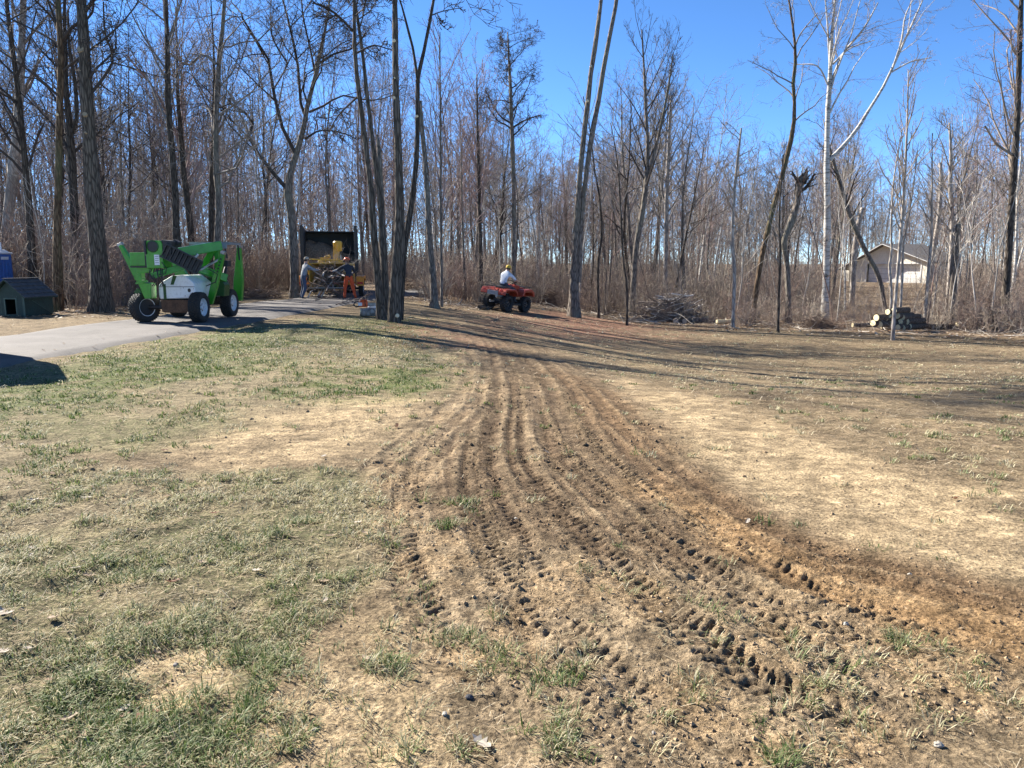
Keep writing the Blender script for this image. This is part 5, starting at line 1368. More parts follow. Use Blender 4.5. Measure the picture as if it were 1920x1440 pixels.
for o in lift.children:
    k = o.name.split('.')[0]
    if k in ('control_post', 'step', 'control_box', 'box_frame', 'turret', 'port_cover', 'cable_box', 'boom_head', 'hose'): o.location.x += .17
    elif k in ('engine_cover', 'mud_skirt'): o.scale.x = .80; o.location.x += .23; o.location.y += .42
    elif k in ('platform', 'platform_post', 'basket_bracket'): o.location.x -= .33
    elif k == 'knuckle': o.location.x -= .20
    elif k in ('upper_boom', 'boom_cover_strip'): o.location.x -= .15
    elif k in ('lower_boom', 'boom_rail', 'hose_track'): o.location.x += .06
    elif k == 'outrigger':
        mx_ = sum(v_.co.x for v_ in o.data.vertices) / len(o.data.vertices); my_ = sum(v_.co.y for v_ in o.data.vertices) / len(o.data.vertices)
        if mx_ < 0: o.location.x += .17
        elif my_ > 2: o.location.x -= .10
# foot pads were made in the x-z plane: bring each to its outrigger's own depth
for o in [c_ for c_ in lift.children if c_.name.startswith('outrigger') and 'bracket' not in c_.name]:
    ys = [v_.co.y for v_ in o.data.vertices]; ym = (min(ys) + max(ys)) / 2
    for f in o.children:
        if f.name.startswith('foot_pad'): f.location.y = ym

# ------------------------------------------------------------------ people
SKIN = paint('skin', (.46, .26, .18), .55, 0, .1, 20, (.4, .2, .14), .1)
def cloth(name, c): return paint(name, c, .9, 0, .22, 14, tuple(v_ * .6 for v_ in c), .3, .25)
JEANS = cloth('blue_jeans', (.055, .078, .125)); GREYSH = cloth('grey_shirt', (.26, .275, .30)); NAVY = cloth('dark_shirt', (.028, .032, .045))
CHAPS = cloth('orange_chaps', (.62, .085, .022)); WHITESH = cloth('white_t_shirt', (.62, .65, .70)); BOOT = paint('dark_boots', (.03, .024, .02), .6); DARKTR = cloth('dark_trousers', (.045, .045, .055))
BEIGECAP = cloth('beige_cap', (.45, .37, .27)); YCAP = cloth('yellow_cap', (.62, .42, .06)); HELM = paint('orange_helmet', (.72, .13, .03), .3); HAIR = plain('brown_hair', (.07, .045, .03), .8, .3, 40); GLOVE = cloth('work_glove', (.42, .36, .28))
def body(J, Rr_, E, zone, parent, hands):
    """one continuous body grown over a skeleton; clothes are the colours of its zones. J points, Rr_ radii, E bones (a, b, zone)"""
    names = list(J); me = bpy.data.meshes.new('body'); me.from_pydata([J[k] for k in names], [(names.index(a), names.index(b)) for a, b, _ in E], [])
    o = bpy.data.objects.new('body', me); COL.objects.link(o)
    sk = o.modifiers.new('skin', 'SKIN'); sk.use_smooth_shade = True; sk.branch_smoothing = .6
    lay = me.skin_vertices[0] if me.skin_vertices else None
    if lay is None:
        import bmesh
        bm = bmesh.new(); bm.from_mesh(me); bm.verts.layers.skin.verify(); bm.to_mesh(me); bm.free(); lay = me.skin_vertices[0]
    for i, k in enumerate(names):
        rr = Rr_[k]; lay.data[i].radius = rr if isinstance(rr, tuple) else (rr, rr); lay.data[i].use_root = (k == 'pelvis')
    ss = o.modifiers.new('sub', 'SUBSURF'); ss.levels = 2; ss.render_levels = 2
    dg = bpy.context.evaluated_depsgraph_get(); ev = o.evaluated_get(dg)
    m2 = bpy.data.meshes.new_from_object(ev)
    bpy.data.objects.remove(o)
    vs = [v_.co.copy() for v_ in m2.vertices]; fs = [tuple(p.vertices) for p in m2.polygons]
    segs = [(Vector(J[a]), Vector(J[b]), z) for a, b, z in E]
    def near(p):
        best, bz = 1e9, 0
        for a, b, z in segs:
            d = b - a; t = max(0, min(1, (p - a).dot(d) / max(1e-9, d.dot(d)))); q = (p - a - d * t).length
            if q < best: best, bz = q, z
        return bz
    mi = [near(sum((vs[i] for i in f), Vector()) / len(f)) for f in fs]
    mb = MB(); mb.v = [tuple(v_) for v_ in vs]; mb.f = fs
    # hands: palm, four fingers of different length, a thumb from the side
    for w, fwd, side, zi in hands:
        w, fwd, side = Vector(w), Vector(fwd).normalized(), Vector(side).normalized(); up = fwd.cross(side)
        n0 = len(mb.f)
        mb.ball(tuple(w + fwd * .05), (.038, .038, .030), 8, 6)
        for k, ln in enumerate((.072, .082, .076, .060)):
            p = w + fwd * .075 + side * (.027 - .018 * k)
            mb.tube([p, p + fwd * ln * .5 - up * .012, p + fwd * ln * .8 - up * .036, p + fwd * ln * .75 - up * .058], [.0095, .009, .008, .006], 6)
        p = w + fwd * .03 + side * .032
        mb.tube([p, p + side * .03 + fwd * .02 - up * .01, p + side * .034 + fwd * .045 - up * .025], [.011, .010, .007], 6)
        mi += [zi] * (len(mb.f) - n0)
    # nose and ears on the head
    h = Vector(J['head']); f_ = Vector(J['face']).normalized(); s_ = f_.cross(Vector((0, 0, 1))).normalized(); n0 = len(mb.f)
    mb.ball(tuple(h + f_ * .098 + Vector((0, 0, -.005))), (.016, .016, .024), 8, 6)
    for sg in (-1, 1): mb.ball(tuple(h + s_ * .086 * sg), (.016, .016, .032), 8, 6)
    mb.ball(tuple(h + f_ * .085 + Vector((0, 0, -.06))), (.026, .026, .009), 8, 6)
    for sg in (-1, 1): mb.ball(tuple(h + f_ * .085 + s_ * .033 * sg + Vector((0, 0, .02))), (.012, .012, .008), 8, 6)
    mi += [0] * (len(mb.f) - n0)
    m3 = bpy.data.meshes.new('body'); m3.from_pydata(mb.v, [], mb.f); m3.polygons.foreach_set('material_index', mi); m3.shade_smooth(); m3.update()
    return put('body', m3, zone, parent)
def figure(label, loc, rotz, zone, J, hands, slim=1.0):
    t = thing('person', label, 'person', loc, rotz)
    E = [('pelvis', 'waist', 2), ('waist', 'chest', 2), ('chest', 'neck', 2), ('neck', 'head', 0), ('head', 'crown', 0)]
    for s_ in 'lr':
        E += [('chest', s_ + 'sh', 2), (s_ + 'sh', s_ + 'el', 5), (s_ + 'el', s_ + 'wr', 4), ('pelvis', s_ + 'hip', 1), (s_ + 'hip', s_ + 'kn', 1), (s_ + 'kn', s_ + 'an', 1), (s_ + 'an', s_ + 'toe', 3)]
    Rr_ = dict(pelvis=.145, waist=.135, chest=.155, neck=.058, head=.092, crown=.078)
    for s_ in 'lr': Rr_.update({s_ + 'sh': .082, s_ + 'el': .052, s_ + 'wr': .036, s_ + 'hip': .105, s_ + 'kn': .072, s_ + 'an': .052, s_ + 'toe': .045})
    face = J.pop('face_dir'); JJ = dict(J); JJ2 = dict(J)
    class D(dict): pass
    d = D(JJ); 
    names = {k: v_ for k, v_ in JJ.items()}
    nm = dict(names); full = D(nm); 
    full_face = face
    tmp = dict(nm)
    # 'face' is a direction, not a joint
    class JD(dict):
        def __iter__(s): return (k for k in dict.keys(s) if k != 'face')
    jd = JD(tmp); jd['face'] = face
    body(jd, Rr_, E, zone, t, hands)
    return t
def cap(parent, h, f, mat, brim=True, helmet=False, name='cap'):
    h, f = Vector(h), Vector(f).normalized(); s_ = f.cross(Vector((0, 0, 1))).normalized()
    b = MB(); n = 14
    R0 = .112 if not helmet else .135
    prof = [(0, R0), (.045, R0 * .97), (.085, R0 * .78), (.108, R0 * .45), (.115, .001)]
    b.lathe(prof, (h.x, h.y, h.z + .035), 'z', n)
    o = b.build(name, mat, parent, smooth=True)
    if brim:
        q = MB(); c = h + Vector((0, 0, .04)); pts = []
        for k in range(9):
            a = -1.1 + 2.2 * k / 8
            pts.append(c + f * (math.cos(a) * R0) + s_ * (math.sin(a) * R0))
        out = [p + f * (.085 * math.cos((k / 8 - .5) * 2.6)) - Vector((0, 0, .015)) for k, p in enumerate(pts)]
        vs = [tuple(p) for p in pts + out] + [tuple(p + Vector((0, 0, -.008))) for p in pts + out]
        fs = [(k, k + 1, k + 10, k + 9) for k in range(8)] + [(k + 18, k + 27, k + 28, k + 19) for k in range(8)] + [(k + 9, k + 10, k + 28, k + 27) for k in range(8)]
        q.add(vs, fs); q.build('brim', mat, o)
    return o
# worker at the left of the chipper, leaning towards it
p = G(570, 561); wx, wy = -8.72, 32.1
J = dict(pelvis=(0, 0, .95), waist=(0, .05, 1.12), chest=(0, .13, 1.33), neck=(0, .17, 1.50), head=(0, .20, 1.63), crown=(0, .21, 1.71),
         lsh=(-.19, .15, 1.40), lel=(-.20, .40, 1.24), lwr=(-.12, .64, 1.27), rsh=(.19, .15, 1.40), rel=(.22, .40, 1.22), rwr=(.14, .66, 1.22),
         lhip=(-.10, .0, .88), lkn=(-.13, .06, .49), lan=(-.17, -.06, .09), ltoe=(-.19, .12, .045), rhip=(.10, .0, .88), rkn=(.14, .02, .48), ran=(.18, -.16, .09), rtoe=(.21, .02, .045), face_dir=(0, 1, -.1))
wA = figure('worker in grey shirt and blue jeans leaning towards the chipper from its left side', (wx, wy, gz(wx, wy)), R(-50), [SKIN, JEANS, GREYSH, BOOT, GREYSH, GREYSH], dict(J),
            [(J['lwr'], (.25, 1, 0), (1, 0, 0), 0), (J['rwr'], (-.2, 1, .1), (-1, 0, 0), 0)])
cap(wA, J['head'], (0, 1, -.1), BEIGECAP)
MB().ball((0, .185, 1.645), (.098, .098, .085), 12, 8).build('hair', HAIR, wA, smooth=True)
# worker in orange chaps at the right of it
wx, wy = -6.78, 32.0
J = dict(pelvis=(0, 0, .93), waist=(0, .03, 1.10), chest=(-.02, .10, 1.31), neck=(-.03, .14, 1.48), head=(-.04, .17, 1.60), crown=(-.04, .18, 1.68),
         lsh=(-.21, .14, 1.38), lel=(-.42, .30, 1.22), lwr=(-.62, .46, 1.16), rsh=(.16, .10, 1.38), rel=(.26, .22, 1.12), rwr=(.08, .44, 1.06),
         lhip=(-.10, .0, .86), lkn=(-.17, .06, .48), lan=(-.20, -.04, .09), ltoe=(-.23, .14, .045), rhip=(.10, .0, .86), rkn=(.17, .06, .47), ran=(.24, -.05, .09), rtoe=(.28, .12, .045), face_dir=(-.3, 1, -.2))
wB = figure('worker in orange chaps and orange helmet gripping brush at the right of the chipper', (wx, wy, gz(wx, wy)), R(18), [SKIN, CHAPS, NAVY, BOOT, GREYSH, NAVY], dict(J),
            [(J['lwr'], (-.6, .8, 0), (.8, .6, 0), 0), (J['rwr'], (-.5, .85, 0), (-.8, -.5, 0), 0)])
hm = cap(wB, J['head'], (-.3, 1, -.2), HELM, True, True, 'helmet')
for sg in (-1, 1): MB().ball((-.04 + .125 * sg, .17, 1.60), (.035, .05, .06), 10, 7).build('ear_muff', P_SEAT, hm, smooth=True)
MB().beam((-.18, -.13, 1.02), (.16, -.13, 1.02), .03, .07).build('belt', P_SEAT, wB)

# ------------------------------------------------------------------ the quad bike and its rider
def build_quad():
    x0, y0 = -.60, 30.4
    Q = thing('quad_bike', 'red quad bike standing on the reddish dirt at the edge of the woods', 'quad bike', (x0, y0, gz(x0, y0) + .01), R(-35))
    fx, fy, rx, ry = .574, .819, .819, -.574
    Q.rotation_euler = Euler((math.atan2(gz(x0 + fx * 1.25, y0 + fy * 1.25) - gz(x0, y0), 1.25), math.atan2(gz(x0 - rx * .43, y0 - ry * .43) - gz(x0 + rx * .43, y0 + ry * .43), .86), R(-35)))
    r = .31
    for x, y, out in ((.43, 0, 1), (-.43, 0, -1), (.44, 1.25, 1), (-.44, 1.25, -1)): wheel(Q, 'quad', (x, y, r), r, .26, 'atv', P_BLACK, out)
    MB().cyl((-.38, 0, r), (.38, 0, r), .05, n=10).cyl((-.38, 1.25, r), (.38, 1.25, r), .04, n=10).beam((0, -.1, .42), (0, 1.4, .42), .34, .12).build('axle', P_BLACK, Q)
    MB().box((0, .62, .50), (.36, .62, .36)).cyl((.18, .5, .5), (.24, .5, .5), .13, n=14).build('engine', P_BLACK, Q, .02)
    for s_ in (-1, 1):
        MB().prism([(.28, .26), (.92, .26), (.98, .34), (.26, .34)], 'x', s_ * .26 if s_ > 0 else -.50, .50 if s_ > 0 else -.26).build('foot_well', P_BLACK, Q, .01)
    # rear fender: arch over each wheel with a deck between
    arch = [(-.42, .66), (-.40, .80), (-.30, .88), (.30, .90), (.46, .80), (.52, .62), (.48, .60), (.40, .74), (.25, .82), (-.26, .81), (-.36, .74), (-.38, .64)]
    rf = MB().prism(arch, 'x', .20, .60).prism(arch, 'x', -.60, -.20).prism([(-.42, .72), (-.40, .84), (-.30, .89), (.25, .89), (.25, .80), (-.36, .78)], 'x', -.21, .21).build('rear_fender', P_RED, Q, .02)
    MB().box((0, -.425, .70), (.52, .03, .16)).build('rear_panel', P_GREY, rf, .01)
    for s_ in (-1, 1): MB().box((s_ * .40, -.43, .80), (.13, .03, .06)).build('tail_light', P_LRED, rf, .008)
    MB().cyl((.22, -.46, .58), (.22, .2, .58), .055, n=12).build('exhaust', P_STEEL, Q, smooth=True)
    MB().box((0, -.42, .36), (.10, .22, .06)).ball((0, -.54, .40), .028).build('hitch', P_STEEL, Q)
    rk = MB()
    for x in (-.48, -.16, .16, .48): rk.tube([(x, -.48, .95), (x, .10, .95)], .012, 6)
    for y in (-.48, -.2, .10): rk.tube([(-.48, y, .955), (.48, y, .955)], .012, 6)
    for x, y in ((-.4, -.3), (.4, -.3), (-.4, .05), (.4, .05)): rk.tube([(x, y, .86), (x, y, .95)], .012, 6)
    rk.build('rear_rack', P_BLACK, Q, smooth=True)
    MB().prism([(-.10, .86), (-.12, .95), (.05, .99), (.40, .94), (.72, .96), (.78, 1.0), (.78, .80), (-.05, .80)], 'x', -.15, .15).build('seat', P_SEAT, Q, .035, True)
    MB().prism([(.62, .62), (.66, .98), (.80, 1.06), (1.10, 1.04), (1.24, .90), (1.20, .62)], 'x', -.19, .19).build('tank_cover', P_RED, Q, .03, True)
    af = [(.82, .62), (.88, .80), (1.0, .90), (1.45, .93), (1.66, .84), (1.70, .66), (1.62, .64), (1.55, .78), (1.35, .83), (1.02, .80), (.92, .70)]
    ff = MB().prism(af, 'x', .18, .60).prism(af, 'x', -.60, -.18).prism([(1.1, .70), (1.1, .96), (1.45, .96), (1.70, .84), (1.74, .58), (1.55, .55)], 'x', -.2, .2).build('front_fender', P_RED, Q, .02)
    for s_ in (-1, 1): MB().ball((s_ * .22, 1.70, .74), (.08, .05, .055), 10, 7).build('headlight', P_PALEP, ff, smooth=True)
    rk = MB()
    for x in (-.42, -.14, .14, .42): rk.tube([(x, 1.12, 1.0), (x, 1.72, 1.0)], .012, 6)
    for y in (1.12, 1.42, 1.72): rk.tube([(-.42, y, 1.005), (.42, y, 1.005)], .012, 6)
    for x, y in ((-.35, 1.25), (.35, 1.25), (-.35, 1.6), (.35, 1.6)): rk.tube([(x, y, .88), (x, y, 1.0)], .012, 6)
    rk.build('front_rack', P_BLACK, Q, smooth=True)
    MB().tube([(0, 1.15, .9), (0, .98, 1.16)], .03, 8).build('steering_post', P_BLACK, Q, smooth=True)
    MB().tube([(-.40, .82, 1.18), (-.22, .94, 1.20), (0, .99, 1.18), (.22, .94, 1.20), (.40, .82, 1.18)], .014, 8).build('handlebar', P_BLACK, Q, smooth=True)
    for s_ in (-1, 1): MB().tube([(s_ * .30, .89, 1.19), (s_ * .41, .815, 1.18)], .020, 8).build('grip', P_SEAT, Q, smooth=True)
    MB().box((0, 1.02, 1.16), (.16, .10, .07)).build('dash', P_BLACK, Q, .012)
    bp_ = MB().tube([(-.3, 1.75, .55), (-.3, 1.82, .72), (.3, 1.82, .72), (.3, 1.75, .55)], .018, 8).build('bumper', P_BLACK, Q, smooth=True)
    return Q
quad = build_quad()
J = dict(pelvis=(0, .22, 1.02), waist=(0, .23, 1.18), chest=(0, .32, 1.40), neck=(0, .40, 1.56), head=(0, .46, 1.67), crown=(0, .47, 1.75),
         lsh=(-.20, .36, 1.46), lel=(-.33, .56, 1.26), lwr=(-.33, .78, 1.19), rsh=(.20, .36, 1.46), rel=(.33, .56, 1.26), rwr=(.33, .78, 1.19),
         lhip=(-.12, .25, .98), lkn=(-.30, .68, .86), lan=(-.36, .62, .42), ltoe=(-.37, .80, .385), rhip=(.12, .25, .98), rkn=(.30, .68, .86), ran=(.36, .62, .42), rtoe=(.37, .80, .385), face_dir=(0, 1, -.25))
rid = figure('rider in white t-shirt and yellow cap sitting on the red quad bike', quad.location, R(-35), [SKIN, DARKTR, WHITESH, BOOT, SKIN, WHITESH], dict(J),
             [(J['lwr'], (0, 1, -.1), (1, 0, 0), 0), (J['rwr'], (0, 1, -.1), (-1, 0, 0), 0)])
rid.rotation_euler = quad.rotation_euler
cap(rid, J['head'], (0, 1, -.25), YCAP)
MB().ball((0, .445, 1.675), (.098, .098, .085), 12, 8).build('hair', HAIR, rid, smooth=True)
# what it drags
a, c = G(899, 580), G(930, 575)
dl = thing('dragged_log', 'dark log lying on the ground behind the quad bike', 'log', (a.x, a.y, a.z))
o_ = Vector(a); e = Vector((c.x + .25, c.y + .3, gz(c.x, c.y) + .16)) - o_
MB().tube([(0, 0, .08), tuple(e * .5 + Vector((0, 0, .06))), tuple(e)], [.09, .085, .07], 10).build('log_body', B_LOG, dl, smooth=True)
hp = quad.matrix_basis @ Vector((0, -.52, .38)) - o_
MB().tube([tuple(e * .9), tuple((e * .9 + hp) / 2 - Vector((0, 0, .08))), tuple(hp)], .014, 6).build('tow_chain', P_STEEL, dl, smooth=True)

# ------------------------------------------------------------------ chipper and its truck
def build_chipper():
    x0, y0 = -8.12, 34.4
    C = thing('wood_chipper', 'yellow wood chipper with orange fenders behind the tangle of cut branches', 'wood chipper', (x0, y0, gz(x0, y0) + .03), R(7))
    def ring(y, w, zl, zh, t):
        return [(-w, y, zl), (w, y, zl), (w, y, zh), (-w, y, zh)]
    b = MB(); A = ring(-1.05, .78, .42, 1.50, 0); B = ring(.05, .48, .62, 1.30, 0); t = .035
    A2 = [(-.78 + t, -1.05, .42 + t), (.78 - t, -1.05, .42 + t), (.78 - t, -1.05, 1.50 - t), (-.78 + t, -1.05, 1.50 - t)]; B2 = [(-.48 + t, .05, .62 + t), (.48 - t, .05, .62 + t), (.48 - t, .05, 1.30 - t), (-.48 + t, .05, 1.30 - t)]
    vs = A + B + A2 + B2
    fs = [(k, (k + 1) % 4, (k + 1) % 4 + 4, k + 4) for k in range(4)] + [(k + 8, k + 12, (k + 1) % 4 + 12, (k + 1) % 4 + 8) for k in range(4)] + [(k, k + 8, (k + 1) % 4 + 8, (k + 1) % 4) for k in range(4)]
    hop = b.add(vs, fs).build('feed_hopper', P_YELLOW, C)
    MB().cyl((-.42, .12, 1.12), (.42, .12, 1.12), .16, n=14).cyl((-.42, .12, .78), (.42, .12, .78), .14, n=14).build('feed_roller', P_BLACK, C, smooth=True)
    MB().box((0, -1.35, .43), (1.50, .62, .035), (-.08, 0, 0)).build('feed_table', P_STEEL, C, .008)
    bd = MB().prism([(.06, .50), (.06, 1.42), (.30, 1.62), (1.10, 1.62), (1.35, 1.40), (1.35, .50)], 'x', -.55, .55).build('housing', P_YELLOW, C, .03)
    MB().box((-.30, .60, 1.68), (.34, .5, .14)).cyl((-.25, .35, 1.72), (.0, .35, 1.80), .08, n=12).build('hydraulic_valve', P_YELLOW, C, .02)
    MB().prism([(.28, .55), (.28, 1.30), (.52, 1.5), (1.0, 1.5), (1.0, .55)], 'y', .2, 1.15).build('belt_guard', P_YELLOW, C, .03)
    MB().box((0, 1.85, 1.0), (.95, .95, .85)).build('engine_bay', P_BLACK, C, .03)
    MB().box((0, 1.85, 1.46), (1.0, 1.0, .06)).build('engine_hood', P_YELLOW, C, .02)
    MB().cyl((.3, 2.0, 1.45), (.3, 2.0, 1.85), .035, n=10).build('exhaust_stack', P_STEEL, C, smooth=True)
    ch = MB().beam((.20, .85, 1.50), (.22, .95, 2.25), .24, .24).build('discharge_chute', P_YELLOW, C, .03)
    MB().lathe([(-.30, .001), (-.30, .15), (-.24, .19), (.10, .21), (.16, .16), (.17, .001)], (.28, .95, 2.32), 'z', 20).build('chute_hood', P_YELLOW, ch, smooth=True)
    MB().tube([(-.80, -.95, 1.0), (-.80, -1.10, 1.52), (-.72, -1.1, 1.66), (.55, -1.1, 1.62), (.74, -1.1, 1.52), (.80, -.95, 1.0)], .026, 8).build('control_bar', P_YELLOW, C, smooth=True)
    MB().box((-.86, -.98, 1.42), (.14, .10, .26)).build('operating_panel', P_LABEL, C, .015)
    MB().box((0, .5, .46), (.70, 3.6, .12)).box((0, 3.0, .46), (.12, 2.2, .12)).build('trailer_frame', P_BLACK, C, .01)
    MB().cyl((-1.2, .3, .36), (1.2, .3, .36), .05, n=10).build('axle', P_BLACK, C)
    for s_ in (-1, 1):
        wheel(C, 'chip', (s_ * 1.33, .3, .36), .36, .22, 'road', P_RIM, s_)
        fd = MB().prism([(-.28, .48), (-.30, .88), (-.20, .93), (.82, .93), (.92, .86), (.92, .70), (.80, .80), (-.08, .80), (-.20, .70)], 'x', s_ * 1.33 - .17, s_ * 1.33 + .17).build('fender', P_ORANGE, C, .015)
        MB().box((s_ * 1.33, -.305, .62), (.24, .03, .10)).build('tail_light', P_LRED, fd, .008)
        MB().box((s_ * .95, -.1, .60), (.5, .06, .14)).build('light_bar', P_ORANGE, C, .008)
    MB().box((.62, -.30, 1.02), (.035, .6, .8)).build('hopper_side_decal', P_BLACK, C)
    return C
build_chipper()
def build_truck():
    x0, y0 = -8.78, 37.2
    T = thing('dump_truck', 'dark chip truck with tall open-backed box standing behind the chipper', 'truck', (x0, y0, gz(x0, y0) + .03), R(12))
    MB().box((0, 1.9, .98), (2.5, 3.8, .10)).build('box_floor', P_TRUCK, T, .01)
    for s_ in (-1, 1):
        pn = MB().prism([(0, 1.03), (3.8, 1.03), (3.8, 3.14), (0, 3.26)], 'x', s_ * 1.25 - .03, s_ * 1.25 + .03).build('side_panel', P_TRUCK, T, .008)
        for k in range(5): MB().box((s_ * 1.315, .1 + .9 * k, 2.08), (.07, .09, 2.05)).build('rib', P_TRUCK, pn, .006)
        MB().box((s_ * 1.25, -.04, 2.15), (.14, .08, 2.24)).build('corner_post', P_TRUCK, T, .01)
        MB().box((s_ * 1.05, -.06, .86), (.22, .05, .10)).build('tail_light', P_LRED, T, .006)
        MB().box((s_ * .92, .75, .42), (.45, .02, .5)).build('mud_flap', P_RUBBER, T)
        for yy in (1.5,): 
            for dx in (0, .30): wheel(T, 'truck', (s_ * (.78 + dx), yy, .46), .46, .25, 'road', P_RIM, s_)
        wheel(T, 'truck', (s_ * 1.0, 5.2, .46), .46, .25, 'road', P_RIM, s_)
    MB().box((0, 3.77, 2.09), (2.44, .06, 2.10)).build('front_panel', P_TRUCK, T, .008)
    MB().box((0, 3.2, 3.06), (2.44, 1.2, .04)).build('cab_shield', P_TRUCK, T, .008)
    MB().box((0, 2.6, .72), (.85, 6.2, .24)).build('chassis', P_BLACK, T, .01)
    MB().box((0, -.05, .88), (2.5, .10, .16)).build('rear_sill', P_TRUCK, T, .01)
    cb = MB().prism([(4.0, .75), (4.0, 2.45), (4.15, 2.55), (5.1, 2.52), (5.45, 1.65), (6.5, 1.45), (6.6, .75)], 'x', -1.05, 1.05).build('cab', P_TRUCKW, T, .05)
    for s_ in (-1, 1): MB().prism([(4.35, 1.65), (4.35, 2.35), (5.05, 2.33), (5.30, 1.65)], 'x', s_ * 1.052 - .006, s_ * 1.052 + .006).build('window', P_GLASS, cb)
    # blown chips lying against the front of the box
    rgc = np.random.default_rng(4); n = 24; gxx, gyy = np.meshgrid(np.linspace(-1.2, 1.2, n), np.linspace(.5, 3.70, n))
    hz = 1.035 + .05 + 1.45 * sst((gyy - .4) / 2.2) * (.55 + .45 * sst((1.0 - gxx) / 1.6)) * (.85 + .3 * fbm(gxx * 2, gyy * 2, 3, 8))
    hz = np.minimum(hz, 2.75); hz[0] = 1.04
    cT, sT = math.cos(R(12)), math.sin(R(12))
    V = np.stack([gxx.ravel() * cT - gyy.ravel() * sT + x0, gxx.ravel() * sT + gyy.ravel() * cT + y0, hz.ravel() + gz(x0, y0) + .03], 1); idx = np.arange(n * n).reshape(n, n)
    F = np.stack([idx[:-1, :-1], idx[:-1, 1:], idx[1:, 1:], idx[1:, :-1]], -1).reshape(-1, 4)
    put('wood_chips', np_mesh('wood_chips', V, F, True), P_CHIP, kind='stuff')
build_truck()

# cut branches on their way into the chipper
rg = random.Random(21)
for i in range(26):
    x = -7.9 + rg.gauss(0, .5); y = 32.7 + rg.random() * .5; z0 = gz(x, y)
    s0 = (x + rg.uniform(-.3, .9), y - rg.uniform(.2, 1.0), z0 + rg.uniform(.05, 1.4))
    e = (-8.1 + rg.uniform(-.4, .4), 33.9 + rg.random() * .4, z0 + rg.uniform(.7, 1.2))
    L = math.dist(s0, e)
    t = thing('cut_branch', 'tangled cut branch piled in the mouth of the yellow chipper', 'branch', s0, 0, 'cut branches in the mouth of the chipper')
    d = unit(tuple(e[j] - s0[j] for j in range(3)))
    p, q, _ = go(rg, (0, 0, 0), d, L, .034 - .012 * rg.random(), .014, 6, .16, 0)
    st = dict(STY['oak']); st['n'] = (6, 5); st['seg'] = (5, 4); st['lr'] = (.6, .55); st['rmin'] = .006
    out = [[], []]; sub_branches(rg, out, p, q, L, 0, st)
    fl = lambda P_: [(a[0], a[1], max(a[2], .03 - s0[2] + z0)) for a in P_]
    V, F = tubes([(fl(p), q)], 6); put('stem', np_mesh('stem', V, F), DEADW if i % 3 else BROWNW, t)
    V, F = merge([tubes([(fl(a), b_) for a, b_ in lv], 3) for lv in out if lv]); put('twigs', np_mesh('twigs', V, F), TW_TAN if i % 2 else TW_GREY, t)
for px, py, ang, L, lb in ((640, 572, .3, 1.1, 'bare grey stick lying on the drive at the feet of the orange-chapped worker'), (630, 575, 1.2, .9, 'crooked stick lying where the drive meets the grass'), (655, 567, -.4, 1.4, 'long thin branch lying across the drive by the chipper'), (590, 566, .2, .8, 'short stick on the drive by the boots of the worker in jeans'), (1395, 610, .4, 1.0, 'forked pale stick at the field edge right of the grey branch pile'), (1425, 608, 1.0, .8, 'pale bent stick at the foot of the dark sapling'), (1590, 612, .1, 1.6, 'long pale stick lying left of the log pile')):
    g = G(px, py); t = thing('fallen_stick', lb, 'stick', (g.x, g.y, g.z + .05))
    p, q, _ = go(rg, (0, 0, .02), (math.cos(ang), math.sin(ang), .06), L, .020, .008, 6, .14, 0)
    p = [(a[0], a[1], max(a[2], .01)) for a in p]
    lv = [go(rg, p[2], unit((math.cos(ang + .7), math.sin(ang + .7), .25)), L * .4, .014, .006, 4, .15, 0)[:2], go(rg, p[3], unit((math.cos(ang - .8), math.sin(ang - .8), .3)), L * .35, .012, .006, 4, .15, 0)[:2]]
    V, F = tubes([(p, q)], 6); put('stem', np_mesh('stem', V, F), BROWNW, t)
    V, F = tubes(lv, 5); put('side_branch', np_mesh('side_branch', V, F), BROWNW, t)

# ------------------------------------------------------------------ brush piles
def brush_pile(label, c, sx, sy, h, n, mat, thick, seed, seen=46, dark=None, cat='brush pile'):
    t = thing('brush_pile', label, cat, (c[0], c[1], gz(c[0], c[1])), 0)
    rg = random.Random(seed); small, tw = [], []
    for i in range(n):
        u = rg.gauss(0, .42); v = rg.gauss(0, .40); u = max(-1, min(1, u)); v = max(-1, min(1, v))
        top = h * max(.05, 1 - u * u * .8 - v * v * .8)
        p = (u * sx, v * sy, rg.random() * top)
        a = rg.gauss(0, .7) + (math.pi if rg.random() < .5 else 0)
        L = (.5 + 1.3 * rg.random()) * .8
        d = unit((math.cos(a), math.sin(a) * .8, rg.gauss(-.02, .28)))
        r = thick * (.35 + rg.random() ** 2 * 1.2)
        P_, q, dd = go(rg, (p[0] - d[0] * L / 2, p[1] - d[1] * L / 2, p[2] - d[2] * L / 2), d, L, r, r * .4, 5, .12, -.02)
        P_ = [(x, y, max(z, .02 + gz(c[0] + x, c[1] + y) - gz(*c[:2]))) for x, y, z in P_]
        if i < seen:
            V, F = tubes([(P_, q)], 6); put('branch', np_mesh('branch', V, F), mat if (dark is None or i % 3) else dark, t)
        else: small.append((P_, q))
        for e in range(3):
            k = 1 + rg.randrange(4); b_ = P_[k]
            R2, q2, _ = go(rg, b_, side_dir(rg, d, .7), L * .45, r * .35, .004, 4, .2, 0)
            tw.append(([(x, y, max(z, .02 + gz(c[0] + x, c[1] + y) - gz(*c[:2]))) for x, y, z in R2], q2))
    V, F = merge([tubes(small, 4), tubes(tw, 3)]) if small else tubes(tw, 3)
    put('small_branches', np_mesh('small_branches', V, F), dark or mat, t, kind='stuff')
    return t
def mid(px, py, back=0.0):
    g = G(px, py); return (g.x * (1 + back / g.y), g.y + back)
